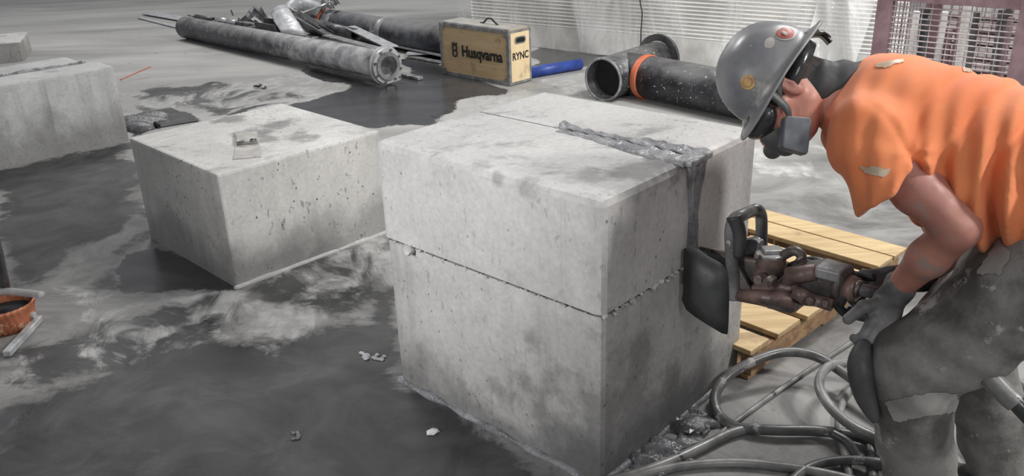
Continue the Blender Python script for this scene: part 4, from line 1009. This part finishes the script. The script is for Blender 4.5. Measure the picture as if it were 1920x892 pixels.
def body_f(X):
    # head
    q = ell(X, hp_(-.012, 0, .025), HM, (.098, .076, .095))
    q = smin(q, ell(X, hp_(.03, 0, -.045), HM, (.068, .056, .068)), .035)
    q = smin(q, cap(X, hp_(.075, 0, -.085), hp_(.06, 0, -.095), .022, .03), .03)         # chin
    q = smin(q, cap(X, hp_(-.01, .055, -.075), hp_(.05, .035, -.1), .016, .016), .03); q = smin(q, cap(X, hp_(-.01, -.055, -.075), hp_(.05, -.035, -.1), .016, .016), .03)
    q = smin(q, cap(X, hp_(.09, 0, .0), hp_(.112, 0, -.035), .009, .014), .012)          # nose
    q = smin(q, cap(X, hp_(.085, .03, .022), hp_(.085, -.03, .022), .012), .015)         # brow
    for s_ in (1, -1):
        q = smin(q, cap(X, hp_(.07, s_*.045, -.02), hp_(.03, s_*.066, -.018), .013), .02)  # cheekbone
        e = ell(X, hp_(-.012, s_*.079, -.012), HM, (.019, .010, .033)); e = np.maximum(e, -ell(X, hp_(-.009, s_*.091, -.008), HM, (.010, .008, .02)))
        q = smin(q, e, .006)
        q = smax(q, -ell(X, hp_(.098, s_*.031, .003), HM, (.012, .016, .010)), .008)
        q = smin(q, ell(X, hp_(.083, s_*.031, .003), HM, (.012, .012, .012)), .002)
    q = smax(q, -cap(X, hp_(.104, .022, -.062), hp_(.104, -.022, -.062), .003), .003)     # mouth line
    # neck and core
    q = smin(q, cap(X, hp_(-.03, 0, -.04), neckb+fw*-.03, .06, .066), .03)
    core = cap(X, mS, mH, .12, .12, (lf, .72)); core = smin(core, cap(X, shL, shR, .065), .05)
    q = smin(q, core, .05)
    # arms
    for a, b, c in ((shL, elL, wrL), (shR, elR, wrR)):
        arm = cap(X, a, b, .062, .047); arm = smin(arm, cap(X, a*.45+b*.55+V(-.005, 0, -.01), a*.6+b*.4, .05, .05), .02)
        fo_ = smin(cap(X, b, b*.6+c*.4, .044, .046), cap(X, b*.6+c*.4, c, .045, .028, (CU, 1.08)), .02)
        q = smin(q, smin(arm, fo_, .022), .03)
    q = smin(q, hand_sdf(X, wrL, dL, upL, sideL, fingL, thL, -.003), .012)
    q = smin(q, hand_sdf(X, wrR, dR, upR, sideR, fingR, thR, -.003), .012)
    # legs
    for a, b, c in ((hipL, knL, anL), (hipR, knR, anR)):
        lg = smin(cap(X, a, b, .08, .06), cap(X, b, c, .056, .04), .03); q = smin(q, lg, .03)
    return q
allp = [shL, shR, hipL, hipR, knL, knR, anL, anR, elL, elR, wrL, wrR, hc_, thumb_tip]
lo = V(*[min(p[i] for p in allp)-.17 for i in range(3)]); hi = V(*[max(p[i] for p in allp)+.17 for i in range(3)])
lo.z = .04
person = implicit('person', body_f, lo, hi, .0062, M['skin'], None, 1)
tag(person, 'worker in orange T-shirt and grey hard hat bending over the pier to drive the saw', 'person')
def wear(name, fn, lo, hi, h, mt, label=None, it=1):
    o = implicit(name, fn, lo, hi, h, M[mt], None, it); adopt(o, person)
    if label: o['label'] = label
    return o
# trousers
waist_n = (mH-mS).normalized()
def trousers(X):
    th = smin(cap(X, hipL+V(.0, -.0, -.0), knL+V(.02, 0, .03), .152, .098), cap(X, knL+V(.01, 0, -.02), anL+V(0, 0, .02), .096, .082), .05)
    th2 = smin(cap(X, hipR, knR, .14, .1), cap(X, knR, anR+V(0, 0, .02), .098, .08), .05)
    q = smin(th, th2, .03)
    pel = cap(X, mH-waist_n*.16, mH+V(0, 0, -.03), .145, .16, (lf, .8)); pel = np.maximum(pel, -((X-npv(mH-waist_n*.14))@npv(waist_n))); q = smin(q, pel, .04)
    q = smin(q, cap(X, knL+V(-.02, 0, .06), knL+V(.13, 0, .09), .07, .09), .05)   # bagging above the knee
    # folds
    tz = X[..., 2]
    for (a, b) in ((hipL, knL), (knL, anL), (hipR, knR), (knR, anR)):
        d = npv((b-a).normalized()); w = (X-npv(a))@d; L = (b-a).length
        msk = np.exp(-((w-L*.85)/(.16))**2)+.5
        ang = (X-npv(a))@np.cross(d, npv(CU))
        q = q - .0038*msk*np.sin(w*70+ang*38+4.5*wob(X, 9, 3)*2)*np.exp(-np.maximum(cap(X, a, b, .12), 0)/.03)*.6
    q = q - .009*wob(X, 16, 12) - .004*wob(X, 44, 13) - .007*np.abs(wob(X, 19, 14))
    # waist cut
    q = np.maximum(q, .1-tz+.01*wob(X, 30, 2))
    return q
lo2 = V(min(knL.x, anL.x)-.2, min(hipL.y, knL.y)-.22, .05); hi2 = V(hipR.x+.3, knR.y+.25, 1.15)
tr = wear('work_trousers', trousers, lo2, hi2, .0075, 'pants')
# boots
for a, s_ in ((anL, 0), (anR, .03)):
    def boot(X, a=a, s_=s_):
        q = smin(cap(X, a+V(0, 0, .07), a-V(0, 0, .02), .062, .058), cap(X, a-V(0, 0, .045), a+fw*.15-V(0, 0, .055), .052, .048, (UZ, 1.1)), .03)
        return np.maximum(q, .0-X[..., 2]+.002)
    wear('work_boot', boot, (a.x-.3, a.y-.2, -.03), (a.x+.2, a.y+.3, .25), .008, 'black')
# T-shirt
hem_c = P(1664, 348, 1.93); hem_d = (elL-shL).normalized()
slv_end = shL*.25+hem_c*.75+hem_d*.03
SPN = (mH-mS); SL = SPN.length; SPN.normalize()
dorsal = SPN.cross(lf).normalized()
if dorsal.z < 0: dorsal = -dorsal
def tee(X):
    q = cap(X, mS+SPN*.02-dorsal*.0, mH+dorsal*.03, .148, .152, (lf, .72))
    q = smin(q, cap(X, mS*.6+mH*.4-dorsal*.05, mH-dorsal*.03, .13, .14, (lf, .74)), .05)
    q = smin(q, cap(X, shL, shR, .085), .06)
    q = smin(q, cap(X, mS+SPN*.02+dorsal*.045, mS+SPN*.32+dorsal*.075, .12, .135, (lf, .8)), .05)
    sl = cap(X, shL-hem_d*.0, hem_c+hem_d*.03, .085, .092)
    sl = np.maximum(sl, (X-npv(hem_c))@npv((hem_d*.92-CR*.10).normalized())-.022*np.exp(-(((X-npv(hem_c))@npv((CR*.3-CU*.95).normalized())-.02)/.05)**2))
    slr = cap(X, shR, shR*.4+elR*.6, .085, .09); slr = np.maximum(slr, (X-npv(shR*.4+elR*.6))@npv((elR-shR).normalized()))
    q = smin(q, smin(sl, slr, .001), .035)
    w = X-npv(mS); s = w@npv(SPN); a1 = w@npv(lf); a2 = w@npv(dorsal); th = np.arctan2(a2, a1)
    sweep = s*1.0 + .06*np.sin(th*1.3+.6) + .025*wob(X, 9, 21)
    amp = (.004+.015*np.clip((s-.04)/.2, 0, 1))*(.7+.6*wob(X, 7, 5))
    f = np.sin(sweep*70+2.2*np.sin(a2*16+1)); f2 = np.sin(sweep*113+a2*24); q = q - amp*(np.where(f > 0, f*.6, -np.abs(f)**2.2*1.2) + .6*f2)
    lw = (X-npv(P(1722, 330, 1.9)))@npv((CR*.83+CU*.55).normalized()); lv = (X-npv(P(1690, 300, 1.9)))@npv((CR*.55-CU*.83).normalized()); q = q + .012*np.exp(-(lw/.012)**2)*np.exp(-(lv/.10)**2)
    # creases radiating from the armpit
    ap = npv(shL*.55+mH*.0+elL*.25+mS*.2); r = X-ap; rd = np.sqrt((r*r).sum(-1)); an = np.arctan2(r@npv(CU), r@npv(CR))
    q = q - .004*np.exp(-((rd-.16)/.06)**2)*np.sin(an*6+2*wob(X, 8, 9))
    q = q - .006*wob(X, 24, 33) - .003*wob(X, 50, 34)
    # neck opening, hem opening, sleeve opening
    nd = npv((neckb+fw*.1-mS).normalized()); 
    q = smax(q, (X-npv(neckb+fw*-.012+V(0, 0, 0)))@nd-.02, .012)
    q = np.maximum(q, -cap(X, neckb-fw*.06, neckb+fw*.2, .076))
    q = np.maximum(q, (X-npv(mH-SPN*.10))@npv(SPN)-.02*np.sin(a2*22+1)-.06*(-a2))
    q = np.maximum(q, -cap(X, hem_c-hem_d*-.055, hem_c+hem_d*.2, .076, .08))
    q = np.maximum(q, -cap(X, mH-SPN*.16, mH+SPN*.1, .125, .13, (lf, .72)))
    return q
lo3 = V(min(shL.x, hem_c.x)-.2, shL.y-.32, hem_c.z-.16); hi3 = V(mH.x+.3, shR.y+.25, mS.z+.3)
ts = wear('orange_t_shirt', tee, lo3, hi3, .006, 'shirt')
# reflective remnants: thin patches cut from the shirt surface
def surf_patch(name, src, pxpoly, mt, label=None, off=.002, parent=None):
    """copy the faces of a garment that lie inside a small outline, as a stuck-on patch"""
    me = src.data; n = len(me.vertices); co = np.zeros(n*3); me.vertices.foreach_get('co', co); co = co.reshape(-1, 3)
    mw = np.array(src.matrix_world); co_w = co @ mw[:3, :3].T + mw[:3, 3]
    d = co_w-npv(CO); zf = d@npv(CF); sx = 960+FPX*(d@npv(CR))/zf; sy = 446-FPX*(d@npv(CU))/zf
    ins = np.zeros(n, bool); q = np.array(pxpoly, float); k = len(q)
    for i in range(k):
        a, b = q[i], q[(i+1) % k]; ins ^= ((a[1] > sy) != (b[1] > sy)) & (sx < (b[0]-a[0])*(sy-a[1])/(b[1]-a[1]+1e-9)+a[0])
    nr = np.zeros(n*3); me.vertices.foreach_get('normal', nr); nr = nr.reshape(-1, 3)
    ins &= (nr*d).sum(1) < 0
    if ins.any(): ins &= zf < zf[ins].min()+.07
    fs = [tuple(p.vertices) for p in me.polygons if all(ins[v] for v in p.vertices)]
    par = {}
    def find(v):
        while par.setdefault(v, v) != v: v = par[v]
        return v
    for f in fs:
        for v in f[1:]: par[find(v)] = find(f[0])
    cnt = {}
    for f in fs: cnt[find(f[0])] = cnt.get(find(f[0]), 0)+1
    if fs: best = max(cnt, key=cnt.get); fs = [f for f in fs if find(f[0]) == best]
    used = sorted({v for f in fs for v in f}); mp = {v: i for i, v in enumerate(used)}
    if not fs: print('EMPTY patch', name); return None
    m2 = bpy.data.meshes.new(name); m2.from_pydata([tuple(co_w[v]+nr[v]*off) for v in used], [], [tuple(mp[v] for v in f) for f in fs])
    o = link(name, m2, M[mt], None, True); adopt(o, parent or src)
    sm_ = o.modifiers.new('smooth', 'SMOOTH'); sm_.factor = .5; sm_.iterations = 6
    if label: o['label'] = label
    return o
bpy.context.view_layer.update()
surf_patch('reflective_patch', ts, [(1602, 308), (1640, 306), (1678, 314), (1662, 338), (1640, 336), (1618, 326)], 'refl', 'worn reflective patch on the sleeve')
surf_patch('reflective_patch', ts, [(1640, 118), (1700, 108), (1700, 118), (1660, 130), (1636, 130)], 'refl', 'worn reflective patch near the collar')
surf_patch('reflective_patch', ts, [(1800, 120), (1830, 116), (1836, 130), (1820, 139), (1802, 136)], 'refl', 'small round worn emblem on the back')
surf_patch('cloth_patch', tr, [(1800, 470), (1870, 440), (1905, 475), (1880, 520), (1815, 520)], 'patch', 'square thigh pocket flap')
surf_patch('knee_patch', tr, [(1652, 748), (1700, 738), (1760, 728), (1800, 735), (1800, 775), (1740, 782), (1665, 800)], 'patch', 'pale strip across the knee')
def beltf(X):
    q = cap(X, mH-waist_n*.19, mH-waist_n*.09, .150, .156, (lf, .74)); q = np.maximum(q, -cap(X, mH-waist_n*.3, mH+waist_n*.05, .130, .136, (lf, .74)))
    s = (X-npv(mH-waist_n*.13))@npv(waist_n); return np.maximum(q, np.abs(s)-.022)
wear('waistband', beltf, (mH.x-.35, mH.y-.35, mH.z-.3), (mH.x+.3, mH.y+.35, mH.z+.35), .007, 'belt')
# knee pad flange
bm = bmesh.new(); tube(bm, [P(1622, 640, 2.08), P(1612, 680, 2.06), P(1622, 740, 2.06), P(1642, 790, 2.06)], .02, 10, 6, rf=lambda t: .008+.022*math.sin(math.pi*min(1, t*.9+.08))); o = from_bm('knee_pad', bm, M['mask'], None, True); adopt(o, person)
# gloves
def gl(X): 
    q = hand_sdf(X, wrL, dL, upL, sideL, fingL, thL, .0025); cuff = cap(X, wrL-dL*.0-(wrL-elL).normalized()*.05, wrL+dL*.02, .038, .036); cuff = cuff-.002*np.sin(((X-npv(wrL))@npv(dL))*180)
    return smin(q, cuff, .01)
def bb_(ps, m_): return V(*[min(p[i] for p in ps)-m_ for i in range(3)]), V(*[max(p[i] for p in ps)+m_ for i in range(3)])
a_, b_ = bb_([wrL, thumb_tip]+[p for f in fingL for p in f]+[wrL-(wrL-elL).normalized()*.05], .05); wear('work_glove', gl, a_, b_, .0035, 'glove', 'grey muddy glove on the near hand')
def gr_(X):
    q = hand_sdf(X, wrR, dR, upR, sideR, fingR, thR, .003); return smin(q, cap(X, wrR-dR*.07, wrR+dR*.02, .042, .036), .01)
a_, b_ = bb_([wrR-dR*.07]+[p for f in fingR for p in f]+list(thR), .05); wear('work_glove', gr_, a_, b_, .004, 'glove_d', 'black glove on the far hand')
# hair
def hairf(X):
    q = ell(X, hp_(-.014, 0, .022), HM, (.103, .081, .100)); q = smin(q, cap(X, hp_(-.07, 0, -.03), hp_(-.085, 0, -.08), .055, .045, (hleft, .9)), .02)
    q = np.maximum(q, ((X-npv(hc_))@npv(face))-.035+.9*np.maximum(0, -((X-npv(hc_))@npv(crown))+.0))
    return q - .002*wob(X, 200, 3)
wear('hair', hairf, npv(hc_)-.17, npv(hc_)+.17, .005, 'hair')
def neckf(X):
    q = cap(X, hp_(-.055, 0, -.07), neckb-fw*.03, .067, .077); q = np.maximum(q, -cap(X, hp_(-.0, .0, -.06), neckb+V(0, 0, -.04), .062, .068))
    w = (X-npv(hc_)); return np.maximum(q, (w@npv(face))+.0+.0*(w@npv(crown)))-.003*np.sin((w@npv(crown))*110+(w@npv(face))*30)
wear('neck_gaiter', neckf, npv(neckb)-.26, npv(neckb)+.2, .0055, 'belt')
# hard hat
HF = face; HU = crown; HL = hleft
hfx = (face*math.cos(.13)+crown*math.sin(.13)).normalized(); hux = (crown*math.cos(.13)-face*math.sin(.13)).normalized()
hat_c = hp_(-.040, 0, .020)
def hatp(f, l, c): return hat_c + hfx*f + HL*l + hux*c
bm = bmesh.new(); nth, nph = 72, 18; rings = []
def shell(th, s, inner=0.):
    # s 0..1 crown -> rim, 1..1.4 brim
    a, b, h = .130-inner, .114-inner, .132-inner
    if s <= 1:
        ph = s*math.pi/2; rr_ = math.sin(ph)**.92; z = h*math.cos(ph)**.9
        x, y = a*rr_*math.cos(th), b*rr_*math.sin(th)
        if not inner: z += .008*math.exp(-(y/.018)**2)*(1-s**6)*(1 if s < .97 else 0) 
        return hatp(x, y, z)
    k = (s-1)/.4; fr = max(0, math.cos(th)); bk = max(0, -math.cos(th))
    wdt = .012+.026*fr**2.2+.030*bk**2.2
    x, y = (a+wdt*k)*math.cos(th), (b+wdt*k*.9)*math.sin(th); return hatp(x, y, -.006*k-.018*k*fr**2-.012*k*bk**2)
prof_s = [i/nph*1 for i in range(1, nph+1)]+[1.1, 1.2, 1.3, 1.4]
top = bm.verts.new(hatp(0, 0, .140))
for s_ in prof_s: rings.append([bm.verts.new(shell(2*math.pi*i/nth, s_)) for i in range(nth)])
for i in range(nth): bm.faces.new((top, rings[0][i], rings[0][(i+1) % nth]))
for A_, B_ in zip(rings, rings[1:]):
    for i in range(nth): bm.faces.new((A_[i], B_[i], B_[(i+1) % nth], A_[(i+1) % nth]))
hat = from_bm('hard_hat', bm, M['hat'], None, True); adopt(hat, person); sm = hat.modifiers.new('solid', 'SOLIDIFY'); sm.thickness = .004; sm.offset = -1
bm = bmesh.new(); tube(bm, [shell(2*math.pi*i/nth, 1.4) for i in range(nth)]+[shell(0, 1.4)], .0035, 8, 1, False); adopt(from_bm('hat_rim', bm, M['hatrim'], None, True), hat)
bpy.context.view_layer.update()
# stickers on the shell
def sticker(name, px, py, rx, mt, label, grow=.0015, rot=0, ry=None):
    ry = ry or rx
    pol = [(px+rx*math.cos(t)*math.cos(rot)-ry*math.sin(t)*math.sin(rot), py+rx*math.cos(t)*math.sin(rot)+ry*math.sin(t)*math.cos(rot)) for t in np.linspace(0, 2*math.pi, 20, endpoint=False)]
    # intersect with the shell ellipsoid
    bm = bmesh.new(); R_ = [.130, .114, .132]; C0 = []
    def hit(x, y):
        r = ray(x, y); o = CO-hat_c; A = V(r.dot(hfx)/R_[0], r.dot(HL)/R_[1], r.dot(hux)/R_[2]); B = V(o.dot(hfx)/R_[0], o.dot(HL)/R_[1], o.dot(hux)/R_[2])
        a, b, c = A.dot(A), 2*A.dot(B), B.dot(B)-1.03; D = b*b-4*a*c
        if D < 0: return None
        return CO + r*((-b-math.sqrt(D))/(2*a))
    ctr = hit(px, py); pts = [hit(*p) for p in pol]
    if ctr is None or any(p is None for p in pts): print('sticker miss', name); return
    n_ = (ctr-hat_c).normalized(); vc = bm.verts.new(ctr+n_*(grow+.001)); r1 = [bm.verts.new((p+ctr)/2+n_*(grow+.001)) for p in pts]; r2 = [bm.verts.new(p+n_*grow) for p in pts]; k = len(pts)
    for i in range(k): bm.faces.new((vc, r1[i], r1[(i+1) % k])); bm.faces.new((r1[i], r2[i], r2[(i+1) % k], r1[(i+1) % k]))
    o = from_bm(name, bm, M[mt], None, True); adopt(o, hat); o['label'] = label
sticker('sticker', 1403, 154, 14, 'st_y', 'round tan sticker with dark ring', .002)
sticker('sticker', 1472, 64, 17, 'st_r', 'oval red sticker with pale border', .0035, 0, 10)
sticker('sticker_border', 1472, 64, 20, 'st_w', 'pale border of the red sticker', .0015, 0, 13)
sticker('sticker', 1408, 87, 11, 'st_w', 'worn pale round mark, left', .001)
sticker('sticker', 1442, 80, 11, 'st_w', 'worn pale round mark, right', .001)
sticker('sticker_ring', 1403, 154, 10, 'pal_d', 'dark ring on tan sticker', .0035)
sticker('sticker_core', 1403, 154, 8, 'st_y', 'tan centre of the sticker', .005)
sticker('sticker_core', 1470, 66, 6, 'st_w', 'pale mark in the red sticker', .006, .5, 3)
# suspension band inside the back of the hat
bm = bmesh.new()
def band(pts, w, th=.004, dirv=None):
    pth = catmull(pts, 6); q = []
    for p in pth: q.append((bm.verts.new(p-dirv*w/2), bm.verts.new(p+dirv*w/2)))
    for a_, b_ in zip(q, q[1:]): bm.faces.new((a_[0], a_[1], b_[1], b_[0]))
band([hatp(-.02+.100*math.cos(t), .092*math.sin(t), -.03-.012*math.cos(t)) for t in np.linspace(.3*math.pi, 1.7*math.pi, 14)], .035, dirv=hux)
o = from_bm('hat_suspension', bm, M['gog'], None, True); adopt(o, hat); o.modifiers.new('solid', 'SOLIDIFY').thickness = .004
bm = bmesh.new(); band([hatp(-.118, .03, -.01), hatp(-.138, .035, -.035), hatp(-.135, .03, -.065)], .03, dirv=HL); band([hatp(-.10, .07, -.0), hatp(-.135, .06, -.03), hatp(-.142, .045, -.05)], .014, dirv=hux)
o = from_bm('ratchet_strap', bm, M['gog'], None, True); adopt(o, hat); o.modifiers.new('solid', 'SOLIDIFY').thickness = .005
# goggles: lens bubble and strap
def gogf(X):
    q = ell(X, hp_(.068, 0, .002), HM, (.052, .079, .040)); q = np.maximum(q, -ell(X, hp_(.05, 0, .002), HM, (.05, .07, .033))); return np.maximum(q, -((X-npv(hp_(.035, 0, 0)))@npv(face)))
gg = wear('goggles', gogf, npv(hc_)-.17, npv(hc_)+.17, .0045, 'gog')
bm = bmesh.new(); band([hp_(.045, .072, .0), hp_(.025, .083, .002), hp_(.0, .086, .015), hp_(-.03, .084, .02), hp_(-.07, .065, .02), hp_(-.105, 0, .02), hp_(-.07, -.065, .02), hp_(.0, -.086, .01), hp_(.045, -.072, .0)], .024, dirv=crown)
o = from_bm('goggle_strap', bm, M['belt'], None, True); adopt(o, gg); o.modifiers.new('solid', 'SOLIDIFY').thickness = .003
# respirator
def maskf(X):
    q = ell(X, hp_(.078, 0, -.062), HM, (.042, .050, .048)); q = smin(q, cap(X, hp_(.10, 0, -.035), hp_(.10, 0, -.08), .022, .026), .02)
    for s_ in (1, -1): q = smin(q, cap(X, hp_(.08, s_*.03, -.07), hc_+(fc0-hc_)-(hleft*(2*(fc0-hc_).dot(hleft)-.03) if s_ < 0 else hleft*.03), .024, .024), .01)
    return q
fc0 = P(1491, 256, 1.985)
mk = wear('respirator', maskf, npv(hc_)-.2, npv(hc_)+.2, .005, 'mask')
fc0 = P(1491, 256, 1.985); fdir = (hp_(0, 1, 0)-hc_).normalized()
for s_ in (1, -1):
    cN = fc0 if s_ > 0 else fc0 - hleft*(2*(fc0-hc_).dot(hleft)-.035) + crown*.03 - face*.05
    bm = bmesh.new()
    w_ = (CR*1.0+CU*-.03).normalized(); h_ = (CU*1.0).normalized(); n_ = w_.cross(h_).normalized()
    if n_.dot(CF) > 0: n_ = -n_
    pts = [cN+w_*x+h_*y for x, y in ((-.031, -.030), (.021, -.043), (.026, -.036), (.034, .036), (.030, .043), (-.022, .046), (-.028, .042), (-.034, -.024))]
    prism(bm, [p+n_*.014*s_ for p in pts], -n_*.036*s_)
    o = from_bm('filter_cartridge', bm, M['filt'], None, False); adopt(o, mk); bevel(o, .006, 3)
bm = bmesh.new(); band([hp_(.08, .06, -.06), hp_(.045, .079, -.035), hp_(.03, .084, .01), hp_(.02, .086, .05)], .02, dirv=face)
o = from_bm('head_strap', bm, M['mask'], None, True); adopt(o, mk); o.modifiers.new('solid', 'SOLIDIFY').thickness = .003
# air tube along the far leg
bm = bmesh.new(); tube(bm, [P(1818, 668, 2.0), P(1850, 700, 1.97), P(1885, 738, 1.95), P(1905, 755, 1.94)], .024, 14, 6); adopt(from_bm('strap_tube', bm, M['hose_l'], None, True), person)
bm = bmesh.new(); tube(bm, [P(1900, 748, 1.94), P(1925, 775, 1.93), P(1960, 810, 1.93)], .02, 12, 4); adopt(from_bm('tube_coupling', bm, M['gog'], None, True), person)

# ---------------------------------------------------------------- light
w = bpy.data.worlds.new('hall'); sc.world = w; w.use_nodes = True
bg = w.node_tree.nodes['Background']; bg.inputs[0].default_value = (.93, .95, 1, 1); bg.inputs[1].default_value = .33
def area(name, loc, tgt, size, power, color=(1, 1, 1)):
    l = bpy.data.lights.new(name, 'AREA'); l.shape = 'DISK'; l.size = size; l.energy = power; l.color = color
    o = bpy.data.objects.new(name, l); col.objects.link(o); o.location = loc
    o.rotation_euler = (Vector(tgt)-Vector(loc)).to_track_quat('-Z', 'Y').to_euler(); return o
area('key_lamp', (4.2, .7, 3.8), (.2, 2.6, .4), .6, 190, (1, .985, .96))
area('back_lamp', (2.3, 4.4, 4.2), (1.1, 2.3, .9), .9, 85, (1, .99, .97))
area('hall_lamp', (-3.5, 11, 6), (-2.5, 8, 0), 2.5, 300, (1, .99, .98))
area('wall_fill', (3.2, 5.0, 4.2), (1.6, 8.2, .3), 1.0, 260, (1, .99, .97))  # added fill to brighten the partition, no visible source
area('front_fill', (1.6, -1.6, 3.4), (1.2, 1.9, .6), 1.8, 48)  # added soft camera-side fill for the worker, no real fixture
l = bpy.data.lights.new('left_lamp', 'SPOT'); l.energy = 780; l.spot_size = math.radians(40); l.spot_blend = 1; l.shadow_soft_size = .35
o = bpy.data.objects.new('left_lamp', l); col.objects.link(o); o.location = (-3.0, -.2, 1.9); o.rotation_euler = (V(-.45, 2.6, 1.0)-o.location).to_track_quat('-Z', 'Y').to_euler()
sc.view_settings.view_transform = 'Standard'; sc.view_settings.look = 'None'; sc.view_settings.exposure = -0.16
